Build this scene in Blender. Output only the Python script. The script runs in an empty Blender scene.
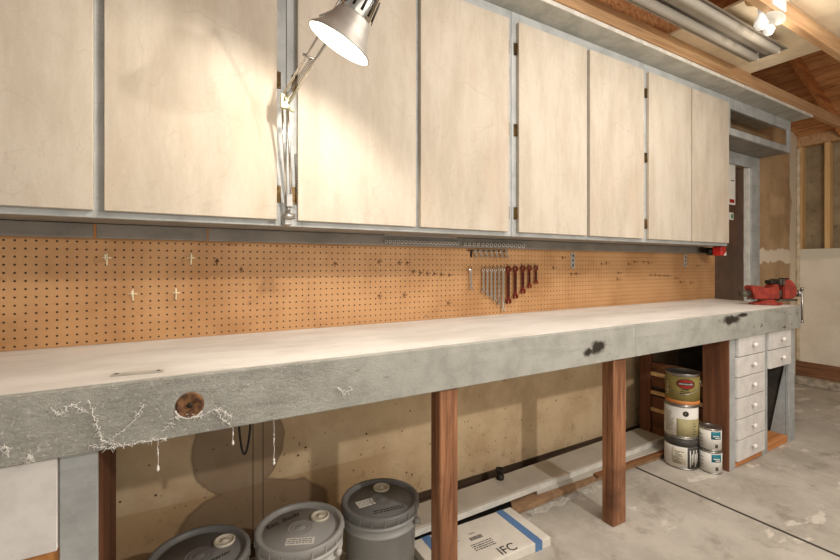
import bpy, bmesh, math, random
from mathutils import Vector, Matrix
random.seed(7)
SC = bpy.context.scene
COL = SC.collection
PI = math.pi

# ------------------------------------------------------------------ camera
F = 427.5; PSI = math.radians(30.2); HY = 265.3; CH = 1.15
cs, sn = math.cos(PSI), math.sin(PSI)
cam_d = bpy.data.cameras.new('camera')
cam = bpy.data.objects.new('camera', cam_d); COL.objects.link(cam)
cam.location = (0, 0, CH)
cam.rotation_euler = (PI / 2, 0, -PSI)
cam_d.sensor_width = 36; cam_d.lens = F / 840 * 36
cam_d.shift_y = -(280 - HY) / 840
cam_d.clip_start = 0.02
SC.camera = cam

# ------------------------------------------------------------------ light
w = bpy.data.worlds.new('world'); SC.world = w; w.use_nodes = True
w.node_tree.nodes['Background'].inputs[0].default_value = (1.0, 0.94, 0.86, 1)
w.node_tree.nodes['Background'].inputs[1].default_value = 0.36
SC.view_settings.view_transform = 'Standard'
SC.view_settings.look = 'None'
SC.view_settings.exposure = 0.0
SC.view_settings.gamma = 1.0


def light(name, kind, loc, power, col, size=0.1, target=None, sizey=None):
    d = bpy.data.lights.new(name, kind); o = bpy.data.objects.new(name, d); COL.objects.link(o)
    o.location = loc; d.energy = power; d.color = col
    if kind == 'AREA':
        d.size = size
        if sizey: d.shape = 'RECTANGLE'; d.size_y = sizey
    else:
        d.shadow_soft_size = size
    if target is not None:
        o.rotation_euler = (Vector(target) - Vector(loc)).to_track_quat('-Z', 'Y').to_euler()
    return o


light('work_light', 'POINT', (1.58, -0.62, 1.80), 84, (1.0, 0.95, 0.88), 0.035)
light('overhead_fill', 'AREA', (1.9, 0.45, 2.36), 26, (1.0, 0.94, 0.87), 2.2, (1.9, 1.0, 0.9), 0.5)  # unseen soft fill added overhead, stands for no visible fixture
light('front_fill', 'AREA', (0.9, -2.4, 1.25), 26, (1.0, 0.95, 0.88), 3.6, (1.6, 1.6, 1.3), 2.0)  # broad soft fill added behind the camera to brighten the fronts
light('garage_bulb', 'POINT', (2.70, 1.0, 2.25), 2.0, (1.0, 0.90, 0.76), 0.04)

# ------------------------------------------------------------------ helpers


def at(px, py, Y):
    """point on the vertical plane y=Y seen at that place of the photograph"""
    u = (px - 420) / F; d = Y / (cs - u * sn)
    return Vector((d * (sn + u * cs), Y, CH - (py - HY) * d / F))


def onz(px, py, z):
    u = (px - 420) / F; d = F * (CH - z) / (py - HY)
    return Vector((d * (sn + u * cs), d * (cs - u * sn), z))


class MB:
    def __init__(s): s.bm = bmesh.new(); s.sm = []

    def box(s, x0, x1, y0, y1, z0, z1, bev=0.0, seg=1, mtx=None):
        r = bmesh.ops.create_cube(s.bm, size=1)
        m = Matrix.Translation(((x0 + x1) / 2, (y0 + y1) / 2, (z0 + z1) / 2)) @ Matrix.Diagonal((abs(x1 - x0), abs(y1 - y0), abs(z1 - z0), 1))
        bmesh.ops.transform(s.bm, matrix=m, verts=r['verts'])
        vs = r['verts']
        if bev > 0:
            es = list({e for v in vs for e in v.link_edges})
            q = bmesh.ops.bevel(s.bm, geom=es, offset=bev, segments=seg, affect='EDGES', profile=0.5)
            vs = list({v for f in q['faces'] for v in f.verts} | {v for v in vs if v.is_valid})
        if mtx: bmesh.ops.transform(s.bm, matrix=mtx, verts=vs)
        return s

    def lathe(s, prof, origin=(0, 0, 0), axis=(0, 0, 1), seg=32, closed=False):
        M = Matrix.Translation(origin) @ Vector((0, 0, 1)).rotation_difference(Vector(axis)).to_matrix().to_4x4()
        rings = []
        for r, z in prof:
            if r < 1e-6:
                rings.append([s.bm.verts.new(M @ Vector((0, 0, z)))])
            else:
                rings.append([s.bm.verts.new(M @ Vector((r * math.cos(2 * PI * i / seg), r * math.sin(2 * PI * i / seg), z))) for i in range(seg)])
        pairs = list(zip(rings, rings[1:]))
        if closed: pairs.append((rings[-1], rings[0]))
        for a, b in pairs:
            for i in range(seg):
                j = (i + 1) % seg
                if len(a) == 1 and len(b) == 1: continue
                if len(a) == 1: f = s.bm.faces.new((a[0], b[j], b[i]))
                elif len(b) == 1: f = s.bm.faces.new((a[i], a[j], b[0]))
                else: f = s.bm.faces.new((a[i], a[j], b[j], b[i]))
                f.smooth = True
        return s

    def rod(s, p0, p1, r, r1=None, seg=10):
        p0 = Vector(p0); p1 = Vector(p1); L = (p1 - p0).length
        r1 = r if r1 is None else r1
        return s.lathe([(0, 0), (r, 0), (r1, L), (0, L)], p0, p1 - p0, seg)

    def tube(s, pts, r, seg=6):
        pts = [Vector(p) for p in pts]; rings = []
        n = len(pts)
        for i, p in enumerate(pts):
            t = (pts[min(i + 1, n - 1)] - pts[max(i - 1, 0)])
            if t.length < 1e-9: t = Vector((0, 0, 1))
            q = Vector((0, 0, 1)).rotation_difference(t.normalized())
            rings.append([s.bm.verts.new(p + q @ Vector((r * math.cos(2 * PI * k / seg), r * math.sin(2 * PI * k / seg), 0))) for k in range(seg)])
        for a, b in zip(rings, rings[1:]):
            # align by nearest vertex
            off = min(range(seg), key=lambda o: (a[0].co - b[o].co).length)
            for i in range(seg):
                f = s.bm.faces.new((a[i], a[(i + 1) % seg], b[(i + 1 + off) % seg], b[(i + off) % seg])); f.smooth = True
        s.bm.faces.new(rings[0][::-1]); s.bm.faces.new(rings[-1])
        return s

    def prism(s, poly, fn, d):
        """poly of 2-D points, fn maps (a,b,t) -> 3-D, t in (0,d)"""
        a = [s.bm.verts.new(fn(p[0], p[1], 0)) for p in poly]
        b = [s.bm.verts.new(fn(p[0], p[1], d)) for p in poly]
        s.bm.faces.new(a); s.bm.faces.new(b[::-1]); n = len(poly)
        for i in range(n):
            s.bm.faces.new((a[i], b[i], b[(i + 1) % n], a[(i + 1) % n]))
        return s

    def arc(s, r, a0, a1, z0, z1, th=0.0006, n=12, c=(0, 0, 0)):
        """curved label on a cylinder (angles in degrees)"""
        v = []
        for i in range(n + 1):
            a = math.radians(a0 + (a1 - a0) * i / n)
            for rr in (r, r + th):
                for z in (z0, z1):
                    v.append(s.bm.verts.new((c[0] + rr * math.cos(a), c[1] + rr * math.sin(a), c[2] + z)))
        for i in range(n):
            p = v[4 * i:4 * i + 4]; q = v[4 * i + 4:4 * i + 8]
            f = s.bm.faces.new((p[2], q[2], q[3], p[3])); f.smooth = True
            s.bm.faces.new((p[3], q[3], q[1], p[1])); s.bm.faces.new((p[0], q[0], q[2], p[2]))
        s.bm.faces.new(v[0:2] + [v[3], v[2]])
        return s

    def oval(s, r, a, z, da, dz, th=0.0006, n=28):
        """oval label wrapped on a cylinder"""
        o = []
        for k in range(n):
            t = 2 * PI * k / n
            aa = math.radians(a + da * math.cos(t))
            o.append(s.bm.verts.new(((r + th) * math.cos(aa), (r + th) * math.sin(aa), z + dz * math.sin(t))))
        rows = n // 2
        for k in range(rows):
            i0, i1 = k, (k + 1); j0, j1 = (n - k) % n, n - k - 1
            vs = []
            for q in (o[i0], o[i1 % n], o[j1 % n], o[j0 % n]):
                if q not in vs: vs.append(q)
            if len(vs) > 2: s.bm.faces.new(vs)
        return s

    def xf(s, M):
        bmesh.ops.transform(s.bm, matrix=M, verts=s.bm.verts); return s

    def build(s, name, mat, parent=None, local=False, smooth=False, origin=None):
        bm = s.bm
        bmesh.ops.recalc_face_normals(bm, faces=bm.faces)
        if smooth:
            for f in bm.faces: f.smooth = True
        me = bpy.data.meshes.new(name); o = bpy.data.objects.new(name, me); COL.objects.link(o)
        if parent is not None:
            o.parent = parent
            if not local:
                p = parent; L = Vector((0, 0, 0))
                while p: L += p.location; p = p.parent
                bmesh.ops.translate(bm, verts=bm.verts, vec=-L)
        elif not local:
            xs = [v.co.x for v in bm.verts]; ys = [v.co.y for v in bm.verts]; zs = [v.co.z for v in bm.verts]
            c = Vector(((min(xs) + max(xs)) / 2, (min(ys) + max(ys)) / 2, min(zs)))
            if origin: c = Vector(origin)
            bmesh.ops.translate(bm, verts=bm.verts, vec=-c); o.location = c
        bm.to_mesh(me); bm.free()
        for m in (mat if isinstance(mat, (list, tuple)) else [mat]): me.materials.append(m)
        return o


def tag(o, label=None, cat=None, group=None, kind=None):
    if label: o['label'] = label
    if cat: o['category'] = cat
    if group: o['group'] = group
    if kind: o['kind'] = kind
    return o


def empty(name, loc, label, cat, group=None, rz=0):
    o = bpy.data.objects.new(name, None); COL.objects.link(o); o.location = loc; o.rotation_euler = (0, 0, rz)
    o.empty_display_size = 0.05
    return tag(o, label, cat, group)


def copy_tree(o, parent=None):
    kids = [k for k in bpy.data.objects if k.parent == o]
    c = o.copy(); COL.objects.link(c)
    if parent: c.parent = parent
    for k in kids: copy_tree(k, c)
    return c


def struct(o): o['kind'] = 'structure'; return o


def text(name, body, size, mat, parent, M, extr=0.0003, shear=0.0, spacing=1.0):
    cu = bpy.data.curves.new(name, 'FONT'); cu.body = body; cu.size = size; cu.extrude = extr; cu.shear = shear
    cu.align_x = 'CENTER'; cu.align_y = 'CENTER'; cu.space_character = spacing
    t = bpy.data.objects.new(name + '_tmp', cu); COL.objects.link(t)
    bpy.context.view_layer.update()
    me = bpy.data.meshes.new_from_object(t.evaluated_get(bpy.context.evaluated_depsgraph_get()))
    bpy.data.objects.remove(t); bpy.data.curves.remove(cu)
    me.transform(M); me.materials.clear(); me.materials.append(mat)
    o = bpy.data.objects.new(name, me); COL.objects.link(o); o.parent = parent
    return o

# ------------------------------------------------------------------ materials


def srgb(c):
    return tuple(((x / 255) / 12.92 if x / 255 <= 0.04045 else ((x / 255 + 0.055) / 1.055) ** 2.4) for x in c) + (1,)


class NT:
    def __init__(s, name, rough=0.6, metal=0.0, spec=0.4):
        s.m = bpy.data.materials.new(name); s.m.use_nodes = True
        s.t = s.m.node_tree; s.n = s.t.nodes; s.b = s.n['Principled BSDF']
        s.b.inputs['Roughness'].default_value = rough; s.b.inputs['Metallic'].default_value = metal
        s.b.inputs['Specular IOR Level'].default_value = spec
        tc = s.n.new('ShaderNodeTexCoord'); s.co = tc.outputs['Object']
        g = s.n.new('ShaderNodeNewGeometry'); s.pos = g.outputs['Position']

    def link(s, a, b): s.t.links.new(a, b)

    def sock(s, node, i, v):
        if hasattr(v, 'is_output'): s.link(v, node.inputs[i])
        elif v is not None: node.inputs[i].default_value = v

    def math(s, op, a, b=None, c=None):
        n = s.n.new('ShaderNodeMath'); n.operation = op
        s.sock(n, 0, a); s.sock(n, 1, b); s.sock(n, 2, c)
        return n.outputs[0]

    def map(s, scale=(1, 1, 1), co=None, rot=(0, 0, 0), loc=(0, 0, 0)):
        n = s.n.new('ShaderNodeMapping'); n.inputs['Scale'].default_value = scale
        n.inputs['Rotation'].default_value = rot; n.inputs['Location'].default_value = loc
        s.link(co or s.co, n.inputs[0]); return n.outputs[0]

    def noise(s, scale, detail=4, rough=0.6, co=None, dist=0.0):
        n = s.n.new('ShaderNodeTexNoise'); n.inputs['Scale'].default_value = scale
        n.inputs['Detail'].default_value = detail; n.inputs['Roughness'].default_value = rough
        n.inputs['Distortion'].default_value = dist
        s.link(co or s.co, n.inputs['Vector']); return n.outputs[0]

    def voro(s, scale, co=None, feature='F1'):
        n = s.n.new('ShaderNodeTexVoronoi'); n.inputs['Scale'].default_value = scale; n.feature = feature
        s.link(co or s.co, n.inputs['Vector']); return n.outputs['Distance']

    def ramp(s, fac, lo, hi):
        n = s.n.new('ShaderNodeMapRange'); n.inputs[1].default_value = lo; n.inputs[2].default_value = hi
        n.interpolation_type = 'SMOOTHSTEP'
        s.sock(n, 0, fac); return n.outputs[0]

    def mix(s, fac, a, b, mode='MIX'):
        n = s.n.new('ShaderNodeMix'); n.data_type = 'RGBA'; n.blend_type = mode
        s.sock(n, 0, fac)
        for i, v in ((6, a), (7, b)):
            if isinstance(v, tuple) and len(v) == 3: v = srgb(v)
            s.sock(n, i, v)
        return n.outputs[2]

    def sep(s, co=None):
        n = s.n.new('ShaderNodeSeparateXYZ'); s.link(co or s.co, n.inputs[0]); return n.outputs

    def col(s, c):
        if isinstance(c, tuple): s.b.inputs['Base Color'].default_value = srgb(c)
        else: s.link(c, s.b.inputs['Base Color'])
        return s

    def bump(s, h, strength=0.3, dist=0.002):
        n = s.n.new('ShaderNodeBump'); n.inputs['Strength'].default_value = strength
        n.inputs['Distance'].default_value = dist
        s.link(h, n.inputs['Height']); s.link(n.outputs[0], s.b.inputs['Normal']); return s


def plain(name, c, rough=0.5, metal=0.0, var=0.12, scale=14, spec=0.4):
    t = NT(name, rough, metal, spec)
    d = tuple(int(x * (1 - var)) for x in c)
    t.col(t.mix(t.ramp(t.noise(scale), 0.35, 0.65), d, c)); return t.m


def wood(name, a, b, axis='Z', scale=1.0, rough=0.65, dark=None):
    t = NT(name, rough)
    sc = {'X': (1.2, 28, 28), 'Y': (28, 1.2, 28), 'Z': (28, 28, 1.2)}[axis]
    co = t.map(tuple(x * scale for x in sc))
    n1 = t.noise(1.0, 5, 0.65, co, 0.6)
    c = t.mix(t.ramp(n1, 0.3, 0.7), a, b)
    if dark: c = t.mix(t.ramp(t.noise(2.5, 4), 0.52, 0.72), c, dark)
    co2 = t.map(tuple(x * scale * 4 for x in sc)); n2 = t.noise(1.0, 3, 0.5, co2)
    c = t.mix(t.ramp(n2, 0.55, 0.8), c, tuple(int(x * 0.7) for x in a))
    t.col(c); t.bump(n1, 0.25, 0.002); return t.m


def door_board(name, a=(202, 192, 176), b=(184, 172, 154)):
    t = NT(name, 0.75)
    co = t.map((1, 1, 0.25)); n = t.noise(9, 6, 0.7, co)
    c = t.mix(t.ramp(n, 0.35, 0.7), a, b)
    sp = t.noise(380, 2, 0.6)
    c = t.mix(t.ramp(sp, 0.54, 0.76), c, (186, 164, 134))
    bl = t.noise(3.2, 4, 0.6, co)
    c = t.mix(t.math('MULTIPLY', t.ramp(bl, 0.55, 0.75), 0.35), c, (190, 165, 135))
    sm = t.noise(2.2, 3, 0.5, t.map((1, 1, 1), loc=(3, 1, 5)), 2.5)
    c = t.mix(t.math('MULTIPLY', t.ramp(t.math('ABSOLUTE', t.math('SUBTRACT', sm, 0.5)), 0.012, 0.0), 0.14), c, (150, 130, 108))
    t.col(c); t.bump(sp, 0.12, 0.001); return t.m


def grey_paint(name, c=(150, 152, 146), spots=0.0, rough=0.6, bumpy=0.25, axis='X'):
    t = NT(name, rough)
    n = t.noise(7, 5, 0.65)
    d = tuple(int(x * 0.86) for x in c)
    cc = t.mix(t.ramp(n, 0.35, 0.7), c, d)
    g = t.noise(1.0, 4, 0.6, t.map((2, 40, 40) if axis == 'X' else (40, 40, 2)))
    cc = t.mix(t.math('MULTIPLY', t.ramp(g, 0.5, 0.75), 0.3), cc, tuple(int(x * 0.75) for x in c))
    if spots > 0:
        v = t.noise(38, 3, 0.5)
        cc = t.mix(t.ramp(v, 0.74 - spots * 0.1, 0.80 - spots * 0.1), cc, (70, 60, 50))
    t.col(cc); t.bump(t.noise(60, 4, 0.6), bumpy, 0.003); return t.m


M = {}
M['door'] = door_board('pale_particle_board')
M['frame'] = grey_paint('grey_frame_paint', (180, 182, 180))
M['frame_dark'] = grey_paint('dark_grey_paint', (146, 140, 131), 0.3)
M['soffit'] = grey_paint('grey_soffit_paint', (186, 184, 174))
M['soffit_edge'] = plain('white_edge_paint', (228, 224, 214), 0.6, 0, 0.08)
M['redwood'] = wood('weathered_redwood', (176, 124, 88), (108, 68, 44), 'Z', 1.6, 0.8, (84, 50, 32))
M['darkwood'] = wood('dark_brown_wood', (130, 84, 54), (94, 58, 36), 'Y', 1.0, 0.75)
M['darkwood_z'] = wood('dark_brown_upright_wood', (124, 78, 50), (88, 52, 32), 'Z', 1.0, 0.75)
M['joist'] = wood('pine_joist', (204, 168, 126), (176, 134, 94), 'X', 1.0, 0.7)
M['joist_old'] = wood('orange_rafter', (214, 146, 88), (170, 108, 60), 'X', 1.0, 0.75)
M['stud'] = wood('pine_stud', (226, 188, 132), (200, 156, 100), 'Z', 1.0, 0.7)
M['drawer'] = plain('white_drawer_paint', (226, 222, 216), 0.5, 0, 0.06)
M['knob'] = plain('white_ceramic', (240, 236, 230), 0.25, 0, 0.02)
M['steel'] = plain('steel', (190, 186, 178), 0.32, 0.9, 0.2)
M['chrome'] = plain('chrome', (225, 222, 214), 0.16, 1.0, 0.05)
M['socket_metal'] = plain('satin_socket_metal', (226, 222, 214), 0.4, 0.2, 0.1)
M['strip_metal'] = plain('pale_zinc', (196, 190, 178), 0.45, 0.2, 0.1)
M['dull'] = plain('dull_metal', (120, 112, 100), 0.5, 0.8, 0.3)
M['dark_metal'] = plain('dark_metal', (60, 54, 48), 0.45, 0.6, 0.3)
M['brass'] = plain('brass_hinge', (120, 96, 60), 0.4, 0.8, 0.3)
M['black'] = plain('black_plastic', (34, 32, 30), 0.5, 0, 0.2)
M['white'] = plain('white_paper', (232, 228, 218), 0.7, 0, 0.04)
M['ink'] = plain('dark_ink', (50, 46, 42), 0.7, 0, 0.1)
M['cobweb'] = plain('cobweb', (250, 246, 238), 0.9, 0, 0.05)


def m_worktop():
    t = NT('white_worktop_paint', 0.55)
    n = t.noise(3.0, 6, 0.65, t.map((1, 2.4, 1)))
    c = t.mix(t.ramp(n, 0.35, 0.72), (232, 229, 222), (210, 205, 196))
    s = t.noise(1.6, 4, 0.6, t.map((1, 3, 1)), 1.0)
    c = t.mix(t.math('MULTIPLY', t.ramp(s, 0.56, 0.7), 0.35), c, (182, 172, 158))
    t.col(c); t.bump(t.noise(30, 4), 0.1, 0.002); return t.m


def m_apron():
    t = NT('grey_apron_paint', 0.62)
    x, y, z = t.sep(t.pos)
    n = t.noise(8, 5, 0.65)
    c = t.mix(t.ramp(n, 0.35, 0.7), (172, 171, 162), (150, 149, 140))
    g = t.noise(1.0, 4, 0.6, t.map((2, 30, 30)))
    c = t.mix(t.math('MULTIPLY', t.ramp(g, 0.5, 0.75), 0.35), c, (118, 116, 108))
    # flaking pale grain on the left end
    fl = t.noise(120, 4, 0.7)
    left = t.ramp(x, 0.75, 0.0)
    c = t.mix(t.math('MULTIPLY', t.math('MULTIPLY', t.ramp(fl, 0.54, 0.66), left), 0.6), c, (218, 214, 204))
    dk = t.noise(60, 5, 0.75, t.map((0.5, 1, 1)))
    c = t.mix(t.math('MULTIPLY', t.math('MULTIPLY', t.ramp(dk, 0.5, 0.7), left), 0.4), c, (112, 108, 98))
    # black sprayed marks
    nn = t.math('MULTIPLY', t.math('SUBTRACT', t.noise(26, 5, 0.7), 0.5), 1.6)
    for cx, cz, rx, rz in [(at(598, 347, 1.17).x, at(598, 347, 1.17).z, 0.046, 0.030), (at(589, 352, 1.17).x, at(589, 352, 1.17).z, 0.032, 0.018), (at(731, 320, 1.17).x, at(731, 320, 1.17).z, 0.11, 0.026), (at(743, 315, 1.17).x, at(743, 315, 1.17).z, 0.06, 0.012)]:
        dx = t.math('DIVIDE', t.math('SUBTRACT', x, cx), rx); dz = t.math('DIVIDE', t.math('SUBTRACT', z, cz), rz)
        d = t.math('SQRT', t.math('ADD', t.math('MULTIPLY', dx, dx), t.math('MULTIPLY', dz, dz)))
        c = t.mix(t.ramp(t.math('ADD', d, nn), 1.25, 0.55), c, (44, 38, 30))
    # worn chips
    ch = t.noise(22, 3, 0.5, t.map((1, 1, 2)))
    right = t.ramp(x, 2.6, 3.3)
    c = t.mix(t.math('MULTIPLY', t.ramp(ch, 0.64, 0.70), right), c, (92, 66, 44))
    c = t.mix(t.math('MULTIPLY', t.ramp(ch, 0.72, 0.76), 0.5), c, (110, 84, 60))
    t.col(c)
    h = t.math('ADD', t.math('MULTIPLY', t.noise(1.0, 6, 0.75, t.map((34, 60, 60)), 0.8), t.math('ADD', t.math('MULTIPLY', left, 1.6), 0.3)), t.math('MULTIPLY', n, 0.5))
    t.bump(h, 0.6, 0.008); return t.m


def m_pegboard():
    t = NT('pegboard', 0.6)
    x, y, z = t.sep(t.pos)
    n = t.noise(3.5, 5, 0.6)
    c = t.mix(t.ramp(n, 0.35, 0.7), (192, 147, 100), (168, 123, 78))
    f = t.noise(300, 2, 0.5); c = t.mix(t.math('MULTIPLY', t.ramp(f, 0.5, 0.75), 0.35), c, (150, 98, 54))
    sm = t.noise(9, 4, 0.6, t.map((1, 1, 1.6)))
    c = t.mix(t.math('MULTIPLY', t.ramp(sm, 0.66, 0.8), 0.7), c, (110, 80, 54))
    P = 0.0254
    fx = t.math('SUBTRACT', t.math('FRACT', t.math('DIVIDE', t.math('ADD', x, 10 * P), P)), 0.5)
    fz = t.math('SUBTRACT', t.math('FRACT', t.math('DIVIDE', t.math('ADD', z, 0.004), P)), 0.5)
    d = t.math('SQRT', t.math('ADD', t.math('MULTIPLY', fx, fx), t.math('MULTIPLY', fz, fz)))
    hole = t.ramp(d, 0.145, 0.105)
    c = t.mix(hole, c, (52, 30, 16))
    t.col(c); t.bump(t.math('SUBTRACT', 1.0, hole), 0.6, 0.004); return t.m


def m_wall():
    t = NT('stained_drywall', 0.85)
    x, y, z = t.sep(t.pos)
    n = t.noise(4, 6, 0.65)
    c = t.mix(t.ramp(n, 0.35, 0.7), (218, 192, 154), (196, 166, 128))
    wob = t.math('MULTIPLY', t.math('SUBTRACT', t.noise(5, 3, 0.5), 0.5), 0.5)
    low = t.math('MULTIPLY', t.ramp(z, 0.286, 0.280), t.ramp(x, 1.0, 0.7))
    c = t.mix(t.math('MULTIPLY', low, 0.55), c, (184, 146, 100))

    def ell(cx, cz, rx, rz):
        dx = t.math('DIVIDE', t.math('SUBTRACT', x, cx), rx); dz = t.math('DIVIDE', t.math('SUBTRACT', z, cz), rz)
        return t.math('ADD', t.math('SQRT', t.math('ADD', t.math('MULTIPLY', dx, dx), t.math('MULTIPLY', dz, dz))), wob)
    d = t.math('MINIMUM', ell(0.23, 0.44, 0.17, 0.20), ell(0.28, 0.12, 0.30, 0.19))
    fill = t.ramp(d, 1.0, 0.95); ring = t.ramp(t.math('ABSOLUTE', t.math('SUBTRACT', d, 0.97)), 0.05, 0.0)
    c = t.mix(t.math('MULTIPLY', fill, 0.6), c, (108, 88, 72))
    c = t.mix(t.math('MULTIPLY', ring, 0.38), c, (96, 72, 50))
    gr = t.noise(22, 5, 0.75)
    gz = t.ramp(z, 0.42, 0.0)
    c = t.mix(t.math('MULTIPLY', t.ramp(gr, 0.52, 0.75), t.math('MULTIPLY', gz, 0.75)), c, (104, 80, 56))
    # nail holes and specks
    sp = t.voro(21)
    c = t.mix(t.math('MULTIPLY', t.ramp(t.math('ADD', sp, t.math('MULTIPLY', t.noise(30, 4, 0.7), 0.22)), 0.22, 0.17), t.ramp(t.noise(3, 2), 0.35, 0.6)), c, (74, 54, 38))
    sp2 = t.noise(70, 2, 0.5)
    c = t.mix(t.ramp(sp2, 0.73, 0.77), c, (104, 78, 54))
    for lx in (0.279, 0.317):
        c = t.mix(t.math('MULTIPLY', t.ramp(t.math('ABSOLUTE', t.math('SUBTRACT', x, lx)), 0.0035, 0.001), 0.8), c, (84, 66, 48))
    # mouldy streaks
    mk = t.noise(9, 5, 0.75, t.map((2.2, 1, 0.7)), 1.0)
    c = t.mix(t.math('MULTIPLY', t.ramp(mk, 0.68, 0.74), 0.7), c, (92, 74, 56))
    t.col(c); t.bump(t.noise(45, 4), 0.12, 0.003); return t.m


def m_wall_right():
    t = NT('unpainted_wallboard', 0.85)
    x, y, z = t.sep(t.pos)
    n = t.noise(3.5, 5, 0.6)
    c = t.mix(t.ramp(n, 0.35, 0.7), (186, 156, 118), (160, 130, 94))
    wob = t.math('MULTIPLY', t.math('SUBTRACT', t.noise(4, 3, 0.5, t.map((2, 1, 1))), 0.5), 0.16)
    zz = t.math('ADD', z, wob)
    band = t.math('MULTIPLY', t.ramp(zz, 1.165, 1.18), t.ramp(zz, 1.31, 1.29))
    c = t.mix(band, c, (226, 212, 190))
    edge = t.ramp(t.math('ADD', x, wob), 5.20, 5.24)
    c = t.mix(edge, c, (214, 200, 176))
    p = t.math('MULTIPLY', t.ramp(t.math('ABSOLUTE', t.math('SUBTRACT', x, 4.95)), 0.2, 0.12), t.ramp(t.math('ABSOLUTE', t.math('SUBTRACT', zz, 1.72)), 0.12, 0.06))
    c = t.mix(t.math('MULTIPLY', p, 0.4), c, (212, 182, 142))
    t.col(c); return t.m


def m_end_board():
    t = NT('tan_sheathing', 0.85)
    n = t.noise(6, 5, 0.65)
    c = t.mix(t.ramp(n, 0.3, 0.7), (166, 148, 118), (138, 122, 96))
    c = t.mix(t.ramp(t.noise(24, 4), 0.64, 0.74), c, (104, 88, 66))
    t.col(c); return t.m


def m_endwall():
    t = NT('off_white_drywall', 0.8)
    x, y, z = t.sep(t.pos)
    n = t.noise(4, 4)
    c = t.mix(t.ramp(n, 0.35, 0.7), (236, 226, 208), (224, 212, 192))
    wob = t.math('MULTIPLY', t.math('SUBTRACT', t.noise(3, 3), 0.5), 0.08)
    c = t.mix(t.ramp(t.math('ADD', z, wob), 1.20, 1.23), c, (214, 206, 188))
    t.col(c); return t.m


def m_floor():
    t = NT('garage_concrete', 0.7)
    co = t.map((1, 1, 1), t.pos)
    n = t.noise(2.2, 7, 0.7, co)
    c = t.mix(t.ramp(n, 0.3, 0.7), (196, 190, 178), (166, 160, 148))
    n2 = t.noise(5.5, 6, 0.7, t.map((1, 1, 1), t.pos, loc=(4, 2, 0)), 0.3)
    c = t.mix(t.math('MULTIPLY', t.ramp(n2, 0.5, 0.72), 0.7), c, (132, 122, 108))
    n3 = t.noise(3.6, 4, 0.6, t.map((1, 1.8, 1), t.pos, loc=(9, 4, 0)), 0.1)
    c = t.mix(t.math('MULTIPLY', t.ramp(n3, 0.60, 0.66), 0.7), c, (222, 216, 204))
    c = t.mix(t.ramp(t.noise(60, 2, 0.5, co), 0.72, 0.78), c, (112, 102, 90))
    x, y, z = t.sep(t.pos)
    c = t.mix(t.ramp(t.math('ABSOLUTE', t.math('SUBTRACT', x, 2.2855)), 0.011, 0.006), c, (66, 58, 50))
    t.col(c); t.bump(t.noise(18, 6, 0.7, co), 0.2, 0.004); return t.m


def m_osb():
    t = NT('oriented_strand_board', 0.8)
    n = t.noise(1.0, 4, 0.7, t.map((26, 3, 26)), 0.5)
    c = t.mix(t.ramp(n, 0.3, 0.72), (226, 170, 116), (166, 110, 66))
    c = t.mix(t.ramp(t.noise(1.0, 3, 0.6, t.map((44, 6, 44))), 0.6, 0.75), c, (100, 60, 34))
    t.col(c); return t.m


M['worktop'] = m_worktop(); M['apron'] = m_apron(); M['peg'] = m_pegboard(); M['wall'] = m_wall()
M['wall_r'] = m_wall_right(); M['sheath'] = m_end_board(); M['endwall'] = m_endwall()
M['floor'] = m_floor(); M['osb'] = m_osb()
M['curb'] = plain('rough_concrete', (196, 184, 164), 0.9, 0, 0.25, 20)
M['panel'] = plain('pale_ceiling_panel', (246, 230, 200), 0.7, 0, 0.08, 5)
M['brown_door'] = plain('brown_door_paint', (92, 66, 50), 0.5, 0, 0.2, 6)

# ------------------------------------------------------------------ structure
YW = 1.79      # face of the back wall
XE = 5.38      # face of the end wall
m = MB()
m.box(-2.6, 2.281, -2.6, 1.95, -0.10, 0.0, 0.004)
m.box(2.290, 5.7, -2.6, 1.95, -0.10, 0.0, 0.004)
m.box(2.270, 2.300, -2.6, 1.95, -0.10, -0.014)
struct(m.build('floor', M['floor']))
m = MB(); m.box(-2.6, 3.79, YW, YW + 0.10, 0.05, 2.46)
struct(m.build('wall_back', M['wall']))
m = MB(); m.box(3.79, 4.36, YW, YW + 0.10, 2.03, 2.46); m.box(4.36, XE, YW, YW + 0.10, 0.0, 2.46)
struct(m.build('wall_back', M['wall_r']))
m = MB(); m.box(-2.6, 3.70, YW - 0.004, YW + 0.09, 0.0, 0.049)
struct(m.build('baseboard_back', wood('old_sill', (104, 82, 62), (66, 50, 38), 'X', 1, 0.85)))
# gable boards over the wall
m = MB(); m.box(-2.6, 5.6, YW + 0.02, YW + 0.08, 2.46, 4.4)
struct(m.build('wall_gable', M['osb']))
# door beyond the bench, its casing
m = MB(); m.box(3.795, 4.355, YW + 0.03, YW + 0.07, 0.01, 2.0, 0.002)
dr = struct(m.build('door_1', M['brown_door']))
m = MB()
m.box(4.358, 4.380, YW - 0.012, YW + 0.03, 0, 2.03, 0.002)
struct(m.build('trim_1', M['soffit_edge']))
m = MB()
m.box(4.382, 4.535, YW - 0.020, YW - 0.001, 0, 2.101, 0.003); m.box(3.70, 4.3815, YW - 0.020, YW - 0.001, 2.0, 2.101, 0.003); m.box(4.3575, 4.3815, YW-0.0195, YW-0.001, 2.0, 2.03)
struct(m.build('trim_2', M['frame']))
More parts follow.
